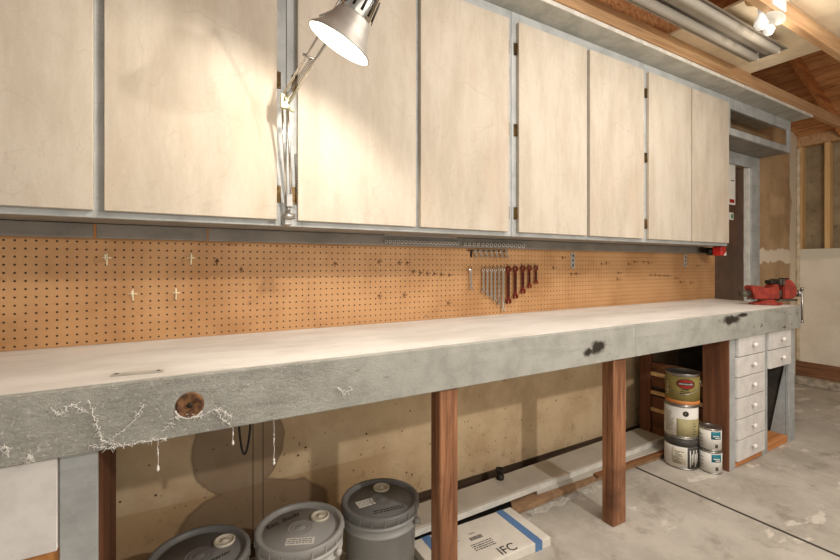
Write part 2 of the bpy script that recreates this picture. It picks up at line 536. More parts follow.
# end wall: studs, sheathing, lower drywall, bottom plate and curb
m = MB(); m.box(XE + 0.10, XE + 0.12, -2.6, YW + 0.1, 0.0, 2.42)
struct(m.build('wall_right', M['sheath']))
m = MB()
m.box(XE - 0.012, XE, -2.6, YW - 0.002, 0.205, 1.31, 0.002)
struct(m.build('wall_right', M['endwall']))
m = MB()
for y in (YW - 0.042, YW - 0.245, YW - 0.65, YW - 1.06, YW - 1.47):
    m.box(XE + 0.001, XE + 0.09, y, y + 0.038, 0.208, 2.32, 0.002)
struct(m.build('trim_3', M['stud']))
m = MB(); m.box(XE + 0.0, XE + 0.10, -2.6, YW, 2.322, 2.42, 0.003)
struct(m.build('trim_4', M['joist']))
m = MB(); m.box(XE - 0.03, XE + 0.10, -2.6, YW, 0.068, 0.204, 0.006)
struct(m.build('trim_5', wood('sill_plate', (154, 108, 74), (104, 68, 44), 'Y', 1.0, 0.75)))
m = MB(); m.box(XE - 0.14, XE + 0.1, -2.6, YW, 0, 0.068, 0.006)
struct(m.build('baseboard_right', M['curb']))
m = MB(); m.box(XE - 0.03, XE - 0.0005, YW - 0.03, YW - 0.0005, 0.21, 2.30, 0.008)
struct(m.build('trim_6', plain('corner_tape', (222, 204, 174), 0.8, 0, 0.15)))

# roof sheathing, rafters, ceiling joists
SL = 0.385
def rz(x): return 2.475 + (5.24 - x) * SL
m = MB()
m.prism([(XE + 0.5, rz(XE + 0.5)), (-2.6, rz(-2.6)), (-2.6, rz(-2.6) + 0.03), (XE + 0.5, rz(XE + 0.5) + 0.03)], lambda a, b, t: Vector((a, -2.6 + t, b)), 4.6)
struct(m.build('ceiling', M['osb']))
for i, y in enumerate((1.405, 0.927, 0.47, 0.03, -0.4)):
    m = MB(); z0 = 2.3905
    m.box(-2.0, 3.47 if i == 0 else XE + 0.1, y, y + 0.040, z0, z0 + 0.089, 0.003)
    if i == 0: m.box(3.4705, XE + 0.1, y + 0.004, y + 0.042, z0 - 0.002, z0 + 0.084, 0.003)
    o = struct(m.build('trim_%d' % (7 + i), M['joist'] if i != 1 else M['joist']))
    m = MB()
    m.prism([(XE + 0.3, rz(XE + 0.3) - 0.001), (-2.0, rz(-2.0) - 0.001), (-2.0, rz(-2.0) - 0.09), (XE + 0.3, rz(XE + 0.3) - 0.09)], lambda a, b, t: Vector((a, y + 0.02 + t, b)), 0.038)
    struct(m.build('trim_%d' % (12 + i), M['joist_old']))
m = MB(); m.box(2.49, 3.47, 0.928, 1.44, 2.480, 2.493, 0.001)
tag(m.build('ceiling_panel', M['panel']), 'pale plywood panel laid over the joists above the tube light', 'ceiling panel')
m = MB(); m.box(2.7, 4.1, 0.03, 0.926, 2.480, 2.493, 0.001)
tag(m.build('ceiling_panel', M['panel']), 'pale plywood panel in the top right corner, beyond the second joist', 'ceiling panel')

# ------------------------------------------------------------------ workbench
bench = empty('workbench', (1.45, 1.47, 0), 'long built-in workbench with white top and thick grey front board', 'workbench')
m = MB()
m.prism([(-2.0, 1.190), (3.585, 1.190), (3.745, YW - 0.008), (-2.0, YW - 0.008)], lambda a, b, t: Vector((a, b, 0.862 + t)), 0.023)
m.build('worktop', M['worktop'], bench)
m = MB(); m.box(-2.0, 1.80, 1.170, 1.1895, 0.740, 0.8835, 0.0022); m.box(1.8015, 3.585, 1.170, 1.1895, 0.740, 0.8835, 0.0022)
m.build('apron', M['apron'], bench)
m = MB(); m.prism([(3.552, 1.1905), (3.584, 1.1905), (3.742, YW - 0.01), (3.710, YW - 0.01)], lambda a, b, t: Vector((a, b, 0.745 + t)), 0.1165)
m.build('end_board', M['apron'], bench)
for x0, x1, z0 in ((0.771, 0.8436, 0.0), (1.675, 1.763, 0.0)):
    m = MB(); m.box(x0, x1, 1.192, 1.251, 0, 0.861, 0.003); m.build('leg', M['redwood'], bench)
    m = MB(); m.box(x0 + 0.01, x0 + 0.048, 1.253, YW - 0.015, 0.76, 0.850, 0.002) if False else m.box(x0 + 0.004, x0 + 0.042, 1.253, YW - 0.015, 0.715, 0.800, 0.002)
    m.build('cross_rail', M['darkwood'], bench)
m = MB(); m.box(-0.180, -0.142, 1.212, 1.56, 0, 0.861, 0.003); m.build('leg', M['darkwood_z'], bench)
m = MB(); m.box(-2.0, 2.68, YW - 0.052, YW - 0.014, 0.801, 0.861, 0.002); m.build('ledger', M['darkwood'], bench)
# round knot hole
kp = at(190, 405, 1.170)
m = MB(); m.lathe([(0, 0.0005), (0.010, 0.0008), (0.013, 0.0035), (0.020, 0.0012), (0.024, 0.004), (0.0285, 0.003), (0.031, 0.0005), (0.031, -0.001), (0, -0.001)], (kp.x, 1.1695, kp.z), (0, -1, 0), 28)
t = NT('rusty_knot_wood', 0.8); cc = t.mix(t.ramp(t.noise(1.0, 3, 0.5, t.map((60, 20, 60))), 0.35, 0.65), (132, 94, 60), (78, 50, 32)); t.col(cc)
m.build('wood_plug', t.m, bench)
m = MB(); m.lathe([(0, 0.004), (0.004, 0.006), (0.006, 0.002), (0.006, 0)], (kp.x, 1.1675, kp.z), (0, -1, 0), 14)
m.build('bolt_head', M['dark_metal'], bench)

m = MB(); m.tube([(kp.x + 0.032 * math.cos(a), 1.1692, kp.z + 0.031 * math.sin(a)) for a in [math.radians(195 + 8 * k) for k in range(17)]], 0.003, 6)
m.build('paint_drip', M['soffit_edge'], bench)

# pegboard
m = MB(); m.box(-2.0, 3.775, YW - 0.014, YW - 0.008, 0.8855, 1.250, 0.001)
tag(m.build('pegboard', M['peg']), 'long brown perforated pegboard on the wall behind the worktop', 'pegboard')
# ledger strip over the pegboard
YL = YW - 0.045
for i, (a, b) in enumerate(((-2.0, -0.220), (-0.2125, 0.114), (0.1185, 3.66))):
    m = MB(); m.box(a, b, YL, YW - 0.001, 1.240, 1.2865, 0.0012)
    struct(m.build('trim_%d' % (17 + i), M['frame_dark']))

m = MB(); m.box(-0.2195, -0.213, YL + 0.002, YW - 0.002, 1.241, 1.286); struct(m.build('trim_20', M['joist_old']))
m = MB(); m.box(0.1145, 0.118, YL + 0.002, YW - 0.002, 1.241, 1.286); struct(m.build('trim_21', M['joist_old']))

# ------------------------------------------------------------------ wall cabinets
YD = 1.53; YF = 1.5495; ZB, ZT = 1.309, 2.315
cabs = [(-0.705, 0.352, (-0.675, -0.194), (-0.168, 0.317), 'bottom left wall cabinet, leftmost, its pale doors cut by the frame edge and lit by the desk lamp'),
        (0.354, 1.406, (0.389, 0.872), (0.895, 1.376), 'pale two-door wall cabinet right of the clamp-on desk lamp'),
        (1.408, 2.459, (1.439, 1.926), (1.951, 2.436), 'pale two-door wall cabinet above the hanging red wrenches, third from left'),
        (2.461, 3.464, (2.485, 2.949), (2.967, 3.447), 'pale two-door wall cabinet at the right end, next to the open shelf box')]
cabs[0] = cabs[0][:4] + ('leftmost pale two-door wall cabinet, cut off by the left side of the photo',)


def hinge(x, z, parent, side):
    m = MB()
    m.box(x - 0.007, x + 0.007, YF - 0.004, YF - 0.0005, z - 0.030, z + 0.030, 0.001)
    m.rod((x + side * 0.008, YF - 0.006, z - 0.027), (x + side * 0.008, YF - 0.006, z + 0.027), 0.0045, seg=8)
    for k in (-0.018, 0, 0.018): m.rod((x, YF - 0.003, z + k), (x, YF - 0.0065, z + k), 0.0025, seg=8)
    return m.build('hinge', M['brass'], parent)


for (x0, x1, d1, d2, lab) in cabs:
    c = empty('wall_cabinet', ((x0 + x1) / 2, 1.67, 1.288), lab, 'cabinet', 'wall cabinets over the workbench')
    m = MB()
    m.box(x0, x0 + 0.016, YF + 0.019, YW - 0.002, 1.2885, 2.3685); m.box(x1 - 0.016, x1, YF + 0.019, YW - 0.002, 1.2885, 2.3685)
    m.box(x0 + 0.016, x1 - 0.016, YF + 0.019, YW - 0.002, 1.2885, 1.305); m.box(x0 + 0.016, x1 - 0.016, YF + 0.019, YW - 0.002, 2.352, 2.3685)
    m.build('carcass', M['frame_dark'], c)
    m = MB()
    m.box(x0, d1[0] + 0.02, YF, YF + 0.018, 1.2885, 2.3685, 0.0015); m.box(d2[1] - 0.02, x1, YF, YF + 0.018, 1.2885, 2.3685, 0.0015)
    m.box(d1[1] - 0.015, d2[0] + 0.015, YF, YF + 0.018, 1.345, 2.29, 0.0015)
    m.box(d1[0] + 0.02, d2[1] - 0.02, YF, YF + 0.018, 1.2885, 1.345, 0.0015); m.box(d1[0] + 0.02, d2[1] - 0.02, YF, YF + 0.018, 2.29, 2.3685, 0.0015)
    m.build('face_frame', M['frame'], c)
    for k, (a, b) in enumerate((d1, d2)):
        m = MB(); m.box(a, b, YD, YF - 0.0005, ZB, ZT, 0.0012)
        d = m.build('cabinet_door', M['door'], c)
        hx = a - 0.010 if k == 0 else b + 0.010
        for z in (1.40, 1.80, 2.19):
            hinge(hx, z, d, 1 if k == 0 else -1)
# open box at the end, over the brown door
ob = empty('shelf_box', (3.98, 1.67, 2.09), 'grey open-fronted shelf box above the brown door, right of the wall cabinets', 'shelf')
m = MB(); x0, x1 = 3.466, 4.535
m.box(x0, x0 + 0.045, YF, YF + 0.018, 2.1005, 2.3685, 0.0015); m.box(x1 - 0.045, x1, YF, YF + 0.018, 2.1005, 2.3685, 0.0015)
m.box(x0 + 0.045, x1 - 0.045, YF, YF + 0.018, 2.1005, 2.15, 0.0015); m.box(x0 + 0.045, x1 - 0.045, YF, YF + 0.018, 2.288, 2.3685, 0.0015)
m.build('face_frame', M['frame'], ob)
m = MB(); m.box(x0, x1, YF + 0.0185, YW - 0.002, 2.1025, 2.119, 0.001); m.build('bottom_board', M['frame_dark'], ob)
# overhanging top boards
for a, b, lab in ((-0.75, 3.4675, 'long grey plywood board overhanging the wall cabinet doors'), (3.4695, 4.57, 'short grey plywood board overhanging the open shelf box')):
    s = empty('overhang_board', ((a + b) / 2, 1.6, 2.3695), lab, 'board')
    m = MB(); m.box(a, b, 1.423, YW - 0.002, 2.3695, 2.3885, 0.001); m.build('board', M['soffit'], s)
    m = MB(); m.box(a, b, 1.4155, 1.4225, 2.3695, 2.389, 0.001); m.build('edge_strip', M['soffit_edge'], s)

# ------------------------------------------------------------------ drawer cabinet at the right end
dc = empty('drawer_cabinet', (3.12, 1.47, 0), 'drawer cabinet under the right end of the workbench with white drawers in grey frame', 'cabinet')
YS = 1.192
ZD = [0.742, 0.630, 0.514, 0.396, 0.277, 0.158, 0.038]
m = MB(); zt = 0.8610
m.box(2.692, 2.757, YS, YS + 0.018, 0, zt - 0.0, 0.002); m.box(3.092, 3.156, YS, YS + 0.018, 0.0, zt, 0.002)
m.box(3.4600, 3.549, YS, YS + 0.018, 0, zt, 0.002)
m.build('face_frame', M['frame'], dc)
m = MB(); m.box(2.680, 2.6915, YS, YS + 0.135, 0, zt, 0.001); m.box(2.692, 2.71, YS + 0.019, YS + 0.135, 0, zt, 0.001)
m.build('side_post', M['darkwood_z'], dc)
m = MB(); m.box(2.70, 2.738, 1.655, 1.73, 0, zt, 0.002); m.build('rear_post', M['darkwood_z'], dc)
for z0, z1 in ((0.70, 0.80), (0.36, 0.52), (0.04, 0.30)):
    m = MB(); m.box(2.715, 2.733, YS + 0.14, 1.654, z0, z1, 0.001); m.build('side_board', M['darkwood'], dc)
for z in (0.325, 0.445, 0.215):
    m = MB(); m.box(2.704, 2.7145, YS + 0.14, 1.654, z - 0.012, z + 0.012, 0.001); m.build('drawer_runner', M['stud'], dc)
m = MB(); m.box(2.757, 3.092, YS + 0.004, YS + 0.05, 0.001, 0.037, 0.002); m.box(3.157, 3.459, YS + 0.006, 1.60, 0.0, 0.045, 0.004)
m.build('plinth', M['joist_old'], dc)
m = MB(); m.prism([(1.2105, 0.0), (1.300, 0.0), (1.2115, 0.53), (1.2105, 0.53)], lambda a, b, t: Vector((3.461 + t, a, b)), 0.02)  # grey panel behind the end stile, narrowing towards the top
m.build('tapered_panel', M['frame'], dc)
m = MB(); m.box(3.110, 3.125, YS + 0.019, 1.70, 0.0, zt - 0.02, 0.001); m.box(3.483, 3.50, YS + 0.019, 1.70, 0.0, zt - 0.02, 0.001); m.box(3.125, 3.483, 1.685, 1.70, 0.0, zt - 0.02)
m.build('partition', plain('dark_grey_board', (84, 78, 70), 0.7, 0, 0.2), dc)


def drawer(x0, x1, z0, z1, depth=0.12):
    m = MB(); m.box(x0, x1, YS - 0.012, YS + 0.008, z0, z1, 0.0015)
    m.box(x0 + 0.012, x1 - 0.012, YS + 0.02, YS + depth, z0 + 0.012, z1 - 0.02)
    d = m.build('drawer', M['drawer'], dc)
    cx, cz = (x0 + x1) / 2, (z0 + z1) / 2 + 0.004
    m = MB(); m.lathe([(0, -0.002), (0.006, -0.002), (0.0055, 0.010), (0.0135, 0.015), (0.0145, 0.021), (0.010, 0.027), (0, 0.029)], (cx, YS - 0.011, cz), (0, -1, 0), 18)
    m.build('knob', M['knob'], d)


for k in range(6): drawer(2.760 + (0.012 if k == 0 else 0), 3.090, ZD[k + 1] + 0.002, ZD[k] - 0.003)
for k in range(2): drawer(3.159, 3.458, ZD[k + 1] + 0.002, ZD[k] - 0.003)

# drawer unit at the left end
lc = empty('drawer_cabinet', (-0.5, 1.3, 0), 'white drawer in a grey frame under the left end of the workbench', 'cabinet')
m = MB(); m.box(-0.2095, -0.1425, YS, YS + 0.0195, 0, 0.8605, 0.002)
m.build('face_frame', M['frame'], lc)
m = MB(); m.box(-0.79, -0.2115, YS - 0.010, YS + 0.010, 0.538, 0.7385, 0.0015)
m.build('drawer', M['drawer'], lc)
m = MB(); m.box(-0.79, -0.2115, YS + 0.012, YS + 0.03, 0.0, 0.60, 0.001)
m.build('lower_panel', wood('orange_plywood', (206, 146, 84), (180, 120, 62), 'Z', 1, 0.6), lc)

# ------------------------------------------------------------------ desk lamp
LC = Vector((0.368, 1.04, 1.71)); LN = Vector((-0.40, 0.315, -0.86)).normalized()
base = Vector((0.349, 1.50, 1.296)); elbow = Vector((0.318, 1.42, 1.688)); head = Vector((0.420, 1.10, 1.885))
lamp = empty('desk_lamp', base, 'articulated clamp-on desk lamp with flared metal shade, lit, on the cabinet frame', 'lamp')
m = MB()
m.box(base.x - 0.013, base.x + 0.013, 1.500, 1.5485, 1.290, 1.330, 0.002); m.rod((base.x, 1.515, 1.33), (base.x, 1.505, 1.355), 0.009)
m.box(base.x - 0.010, base.x + 0.012, 1.487, 1.517, 1.35, 1.395, 0.002); m.rod((base.x - 0.022, 1.490, 1.318), (base.x + 0.018, 1.490, 1.318), 0.010, seg=14)
m.build('clamp', M['steel'], lamp)
m = MB(); p0 = base + Vector((0, -0.005, 0.085))
for dx in (-0.008, 0.008):
    m.tube([p0 + Vector((dx, 0, 0)), elbow + Vector((dx * 1.1, 0, 0))], 0.0042, 8)
m.build('lower_arm', M['chrome'], lamp)
def spring(a, b, r, turns, wr, name):
    a = Vector(a); b = Vector(b); q = Vector((0, 0, 1)).rotation_difference((b - a).normalized()); L = (b - a).length
    n = turns * 8
    pts = [a + q @ Vector((r * math.cos(2 * PI * i / 8), r * math.sin(2 * PI * i / 8), L * i / n)) for i in range(n + 1)]
    MB().tube(pts, wr, 4).build(name, M['dull'], lamp, smooth=True)
spring(base + Vector((0.026, -0.01, 0.10)), base + Vector((0.020, -0.02, 0.235)), 0.005, 26, 0.0012, 'spring')
m = MB(); m.box(elbow.x - 0.014, elbow.x + 0.014, elbow.y - 0.008, elbow.y + 0.008, elbow.z - 0.030, elbow.z + 0.018, 0.003)
m.rod(elbow + Vector((0.0, -0.022, -0.004)), elbow + Vector((0.0, 0.012, -0.004)), 0.005)
m.rod(elbow + Vector((0.028, -0.012, -0.038)), elbow + Vector((0.008, -0.01, -0.030)), 0.006)
m.build('elbow_joint', plain('cream_metal', (206, 198, 160), 0.35, 0.6, 0.1), lamp)
m = MB(); dirv = (head - elbow); up = Vector((0, 0, 1)); sd = Vector((0.02, 0.01, 0))
m.tube([elbow + Vector((-0.006, 0, 0.012)), head + Vector((-0.010, 0, 0.012))], 0.0038, 8)
m.tube([elbow + Vector((0.010, -0.004, -0.014)), head + Vector((0.008, 0, -0.014))], 0.0052, 8)
pm = elbow + dirv * 0.42; m.rod(pm + Vector((-0.020, 0, 0.012)), pm + Vector((0.022, 0, 0.002)), 0.0055)
m.build('upper_arm', M['chrome'], lamp)
spring(elbow + Vector((0.0, -0.006, 0.0)), elbow + dirv * 0.42 + Vector((0.004, 0, 0)), 0.005, 24, 0.0012, 'spring')
m = MB()
ax = -LN
prof = [(0.083, 0.0), (0.0855, 0.001), (0.083, 0.006), (0.072, 0.018), (0.060, 0.036), (0.052, 0.056), (0.048, 0.072), (0.044, 0.078), (0.042, 0.076), (0.046, 0.070), (0.050, 0.054), (0.058, 0.034), (0.070, 0.016), (0.081, 0.0045)]
m.lathe(prof, LC, ax, 48, closed=True)
sh = m.build('lamp_shade', plain('brushed_shade_metal', (190, 186, 178), 0.45, 0.5, 0.08), lamp)
m = MB()
m.lathe([(0.043, 0.074), (0.0445, 0.082), (0.038, 0.145), (0.034, 0.165), (0, 0.168)], LC, ax, 40)
nk = m.build('shade_neck', M['chrome'], lamp)
m = MB(); q = Vector((0, 0, 1)).rotation_difference(ax)
for k in range(12):
    a = 2 * PI * k / 12
    m.tube([LC + q @ Vector((r * math.cos(a), r * math.sin(a), z)) for r, z in ((0.0435, 0.088), (0.0405, 0.112), (0.0382, 0.138))], 0.0035, 6)
m.build('cooling_slots', M['dark_metal'], nk)
lf = Vector((-0.864, 0.503, 0)); m = MB()
m.tube([LC + ax * 0.085 + lf * 0.040, LC + ax * 0.098 + lf * 0.060, LC + ax * 0.088 + lf * 0.074, LC + ax * 0.080 + lf * 0.090], 0.0028, 6)
m.build('shade_handle', M['chrome'], lamp)
m = MB(); m.rod(LC + ax * 0.135 + (head - (LC + ax * 0.135)).normalized() * 0.03, head, 0.006); m.lathe([(0, -0.012), (0.011, -0.012), (0.011, 0.012), (0, 0.012)], head, (1, 0.4, 0), 16)
m.build('head_joint', M['steel'], lamp)
# bulb
mb_ = bpy.data.materials.new('lit_bulb'); mb_.use_nodes = True; b = mb_.node_tree.nodes['Principled BSDF']
b.inputs['Emission Color'].default_value = (1.0, 0.93, 0.84, 1); b.inputs['Emission Strength'].default_value = 22
b.inputs['Base Color'].default_value = (0.9, 0.9, 0.9, 1)
m = MB(); m.lathe([(0, 0.036), (0.014, 0.038), (0.026, 0.046), (0.028, 0.054), (0.024, 0.064), (0.015, 0.080), (0.014, 0.094), (0, 0.094)], LC, ax, 32)
m.xf(Matrix.Translation(ax * 0.0))
m.build('bulb', mb_, lamp)
ll = light('desk_lamp_glow', 'POINT', LC + ax * 0.018, 15, (1.0, 0.93, 0.83), 0.014)

# ------------------------------------------------------------------ ceiling tube light
YFX0, YFX1 = 1.062, 1.258
fx = empty('tube_light', (2.43, 1.16, 2.405), 'unlit white fluorescent tube light hanging below the ceiling joists', 'ceiling light')
X0, X1 = 1.70, 3.075
ym = (YFX0 + YFX1) / 2
m = MB()
sec = [(YFX0, 2.402), (YFX0 + 0.004, 2.402), (ym - 0.028, 2.436), (ym - 0.018, 2.413), (ym + 0.018, 2.413), (ym + 0.028, 2.436), (YFX1 - 0.004, 2.402), (YFX1, 2.402), (ym + 0.034, 2.455), (ym - 0.034, 2.455)]
m.prism(sec, lambda a, b, t: Vector((X0 + t, a, b)), X1 - X0)
m.build('reflector', plain('white_enamel', (150, 142, 130), 0.35, 0.1, 0.05), fx)
for y in (ym - 0.052, ym + 0.052):
    m = MB(); m.lathe([(0, 0), (0.021, 0), (0.022, 0.006), (0.022, X1 - X0 - 0.066), (0.021, X1 - X0 - 0.06), (0, X1 - X0 - 0.06)], (X0 + 0.03, y, 2.403), (1, 0, 0), 24)
    m.build('fluorescent_tube', plain('tube_glass', (160, 152, 140), 0.7, 0, 0.03), fx)
    for x in (X0 + 0.012, X1 - 0.029):
        m = MB(); m.box(x, x + 0.016, y - 0.014, y + 0.014, 2.386, 2.432, 0.003); m.build('lamp_holder', M['white'], fx)
m = MB(); m.prism([(YFX0, 2.400), (YFX1, 2.400), (ym + 0.036, 2.457), (ym - 0.036, 2.457)], lambda a, b, t: Vector((X1 + 0.0005 + t, a, b)), 0.003)
m.build('end_plate', M['steel'], fx)
for x in (2.0, 2.9):
    m = MB(); m.box(x, x + 0.03, ym - 0.01, ym + 0.01, 2.455, 2.480); m.build('hanger', M['dull'], fx)

# twin bulb holder on the ceiling panel
bp = onz(757, 6, 2.455)
tb = empty('bulb_fixture', (2.62, 0.99, 2.461), 'porcelain bulb holder with bare bulbs and a small white reflector, beside the tube light', 'light')
glass = bpy.data.materials.new('glowing_bulb'); glass.use_nodes = True; b = glass.node_tree.nodes['Principled BSDF']
b.inputs['Base Color'].default_value = (0.6, 0.6, 0.58, 1); b.inputs['Roughness'].default_value = 0.1
b.inputs['Emission Color'].default_value = (1.0, 0.95, 0.86, 1); b.inputs['Emission Strength'].default_value = 0.35
tan = plain('tan_porcelain', (204, 164, 112), 0.4, 0, 0.1)
m = MB(); p = onz(757, 5, 2.44); m.lathe([(0, 0), (0.045, 0), (0.048, 0.010), (0.048, 0.0195), (0, 0.0195)], (p.x, p.y, 2.4602), (0, 0, 1), 28); m.build('canopy', tan, tb)
m = MB(); p1 = onz(775, 3, 2.44); m.box(p1.x - 0.07, p1.x + 0.07, p1.y - 0.022, p1.y + 0.03, 2.405, 2.4795, 0.004); m.build('junction_box', M['white'], tb)
p2 = onz(762, 12, 2.42); m = MB(); m.rod((p2.x, p2.y, 2.4795), (p2.x, p2.y, 2.385), 0.016, 0.018, 16); m.build('socket', M['dull'], tb)
p3 = onz(774, 18, 2.37); m = MB(); m.lathe([(0, 0.012), (0.02, 0.012), (0.048, 0.0), (0.050, -0.002), (0.046, -0.003), (0, 0.004)], (p3.x, p3.y, 2.37), (0.45, -0.3, 1), 32); m.build('reflector_disc', M['white'], tb)
m = MB(); m.tube([(p1.x - 0.03, p1.y, 2.41), (p3.x, p3.y, 2.385)], 0.006); m.build('bracket', M['dull'], tb)
for px, py, r in ((761, 24, 0.030), (769, 30, 0.026)):
    p = onz(px, py, 2.34); m = MB()
    m.lathe([(0, -r), (r * 0.6, -r * 0.8), (r, 0), (r * 0.75, r * 0.8), (0.013, r * 1.6), (0.013, 0.075), (0, 0.075)], p, (0.1, 0.05, 1), 24); m.build('bulb', glass, tb)

# ------------------------------------------------------------------ buckets
LIDZ = 0.315
gp = plain('grey_bucket_plastic', (168, 167, 162), 0.4, 0, 0.06, 4)
gd = plain('dark_grey_lid_plastic', (124, 123, 120), 0.4, 0, 0.08, 4)
gb = plain('pale_grey_bucket_plastic', (200, 198, 192), 0.4, 0, 0.06, 4)


def bucket(x, y, lid, body, label, cap_a, kind):
    b = empty('bucket', (x, y, 0), label, 'bucket', 'paint buckets under the workbench')
    R = 0.136; h = LIDZ
    m = MB(); m.lathe([(0, 0.0), (R - 0.022, 0.0), (R - 0.019, 0.004), (R - 0.008, h - 0.075), (R - 0.001, h - 0.074), (R - 0.001, h - 0.066), (R - 0.007, h - 0.064), (R - 0.006, h - 0.046), (R, h - 0.045), (R, h - 0.037), (R - 0.006, h - 0.035), (R - 0.006, h - 0.020), (0, h - 0.020)], (0, 0, 0), seg=56)
    m.build('body', body, b, local=True)
    m = MB(); m.lathe([(R - 0.004, h - 0.030), (R + 0.002, h - 0.030), (R + 0.003, h - 0.004), (R, h), (R - 0.008, h), (R - 0.012, h - 0.003), (R - 0.014, h - 0.014), (R - 0.024, h - 0.015), (R - 0.027, h - 0.010),
                       (0.040, h - 0.010), (0.038, h - 0.008), (0.034, h - 0.010), (0.028, h - 0.010), (0.026, h - 0.008), (0.022, h - 0.010), (0.016, h - 0.010), (0.013, h - 0.007), (0, h - 0.007)], (0, 0, 0), seg=56)
    for k in range(20):
        a = 2 * PI * k / 20
        m.box(-0.003, 0.003, R + 0.001, R + 0.0045, h - 0.028, h - 0.008, 0, mtx=Matrix.Rotation(a, 4, 'Z'))
    l = m.build('lid', lid, b, local=True)
    ca = math.radians(cap_a); cx, cy = 0.078 * math.cos(ca), 0.078 * math.sin(ca)
    m = MB(); m.lathe([(0.030, h - 0.010), (0.031, h - 0.004), (0.026, h - 0.003), (0.025, h - 0.007), (0.008, h - 0.007), (0.007, h - 0.003), (0, h - 0.003)], (cx, cy, 0), seg=28)
    m.build('spout_cap', plain('ivory_plastic', (222, 214, 194), 0.4, 0, 0.05), l, local=True)
    # wire handle folded down
    m = MB(); pts = []
    for i in range(21):
        t = PI * i / 20 - PI * 0.28
        pts.append(((R + 0.010) * math.cos(t), (R + 0.010) * math.sin(t), h - 0.055 - 0.11 * math.sin(PI * i / 20)))
    m.tube(pts, 0.002, 6); m.build('bail_handle', M['steel'], b, local=True)
    for i in (0, 20): MB().rod((pts[i][0] * 0.93, pts[i][1] * 0.93, pts[i][2]), (pts[i][0] * 1.02, pts[i][1] * 1.02, pts[i][2]), 0.010, seg=12).build('handle_ear', body, b, local=True)
    return b, l


zt_ = LIDZ - 0.0096
b1, l1 = bucket(0.070, 1.398, gd, gp, 'dark-lidded grey bucket at the left, leftmost of the three', 25, 0)
b2, l2 = bucket(0.359, 1.384, plain('mid_grey_lid', (164, 162, 157), 0.4, 0, 0.06, 4), gb, 'pale grey bucket with a handwritten lid, middle of the three', 20, 1)
b3, l3 = bucket(0.652, 1.405, gd, gp, 'glossy grey bucket beside the wooden leg, rightmost of the three', 62, 2)
R_ = Matrix.Rotation


def lbl(l, cx, cy, w, h, rot, mat, name='label', z=zt_):
    m = MB(); m.box(-w / 2, w / 2, -h / 2, h / 2, 0, 0.0006); m.xf(Matrix.Translation((cx, cy, z)) @ R_(rot, 4, 'Z')); return m.build(name, mat, l, local=True)


def lines(l, cx, cy, w, h, rot, n, mat, z=None, name='print'):
    z = zt_ + 0.0007 if z is None else z
    m = MB(); rnd = random.Random(int(cx * 9999) + n)
    for i in range(n):
        y = -h / 2 + h * (i + 0.5) / n; x = -w / 2
        while x < w / 2 - 0.003:
            e = min(x + rnd.uniform(0.003, 0.012), w / 2); m.box(x, e, y - h / n * 0.22, y + h / n * 0.22, 0, 0.0003); x = e + rnd.uniform(0.0015, 0.004)
    m.xf(Matrix.Translation((cx, cy, z)) @ R_(rot, 4, 'Z')); return m.build(name, mat, l, local=True)


lbl(l1, -0.055, -0.035, 0.060, 0.046, 0.1, M['white']); lines(l1, -0.055, -0.035, 0.050, 0.034, 0.1, 6, M['ink'])
text('lettering', 'Exterior', 0.022, M['ink'], l1, Matrix.Translation((0.045, -0.035, zt_ + 0.0003)) @ R_(0.3, 4, 'Z'), shear=0.2)
text('lettering', 'Ext. Body', 0.030, M['ink'], l2, Matrix.Translation((-0.040, 0.066, zt_ + 0.0003)) @ R_(0.25, 4, 'Z'), shear=0.2)
lbl(l2, -0.018, -0.068, 0.085, 0.034, -0.42, M['white']); lines(l2, -0.018, -0.068, 0.078, 0.026, -0.42, 3, gd)
lbl(l3, -0.055, 0.005, 0.062, 0.042, 0.0, M['white']); lines(l3, -0.055, 0.005, 0.054, 0.032, 0.0, 4, gp)
lines(l3, 0.0, -0.072, 0.11, 0.024, -0.15, 2, M['ink'], zt_ + 0.0002)

# ------------------------------------------------------------------ paint cans


def can(x, y, z, R, h, name, label, group=None, rz=0, band=None):
    c = empty(name, (x, y, z), label, 'paint can', group, rz)
    m = MB(); m.lathe([(0, 0.002), (R - 0.004, 0.002), (R - 0.003, 0), (R + 0.0012, 0.0), (R + 0.0012, 0.005), (R, 0.006), (R, h - 0.008), (R + 0.0015, h - 0.007), (R + 0.0015, h - 0.001), (R - 0.001, h), (R - 0.010, h), (R - 0.012, h - 0.006)], seg=48)
    m.build('can_body', band or M['steel'], c, local=True)
    m = MB(); m.lathe([(R - 0.012, h - 0.006), (R - 0.014, h - 0.001), (R - 0.018, h - 0.001), (R - 0.020, h - 0.005), (0, h - 0.005)], seg=48)
    m.build('lid', M['steel'], c, local=True)
    return c


# angle that faces the camera
fa = math.degrees(math.atan2(-1.364, -2.545))
SX, SY = 2.553, 1.380
cream = plain('cream_label', (214, 206, 184), 0.5, 0, 0.05)
gold = plain('gold_green_label', (160, 146, 84), 0.4, 0.1, 0.1)
olive = plain('olive_label', (178, 166, 120), 0.5, 0, 0.08)
orange = plain('orange_band', (222, 140, 74), 0.5, 0, 0.05)
red = plain('red_label', (162, 34, 26), 0.4, 0, 0.05)
dark = plain('charcoal_label', (70, 66, 62), 0.5, 0, 0.15)
teal = plain('teal_label', (20, 120, 140), 0.5, 0, 0.05)
R = 0.084
c1 = can(SX, SY, 0, R, 0.180, 'paint_can', 'gallon paint can with torn black and white label, bottom of the tall stack', 'gallon paint cans stacked by the post')
MB().arc(R, fa - 88, fa + 88, 0.010, 0.165, n=20).build('label', M['white'], c1, local=True)
MB().arc(R + 0.0007, fa - 88, fa + 88, 0.128, 0.166, n=20).build('label_band', dark, c1, local=True)
MB().arc(R + 0.0007, fa + 22, fa + 86, 0.010, 0.127, n=8).build('label_band', dark, c1, local=True)
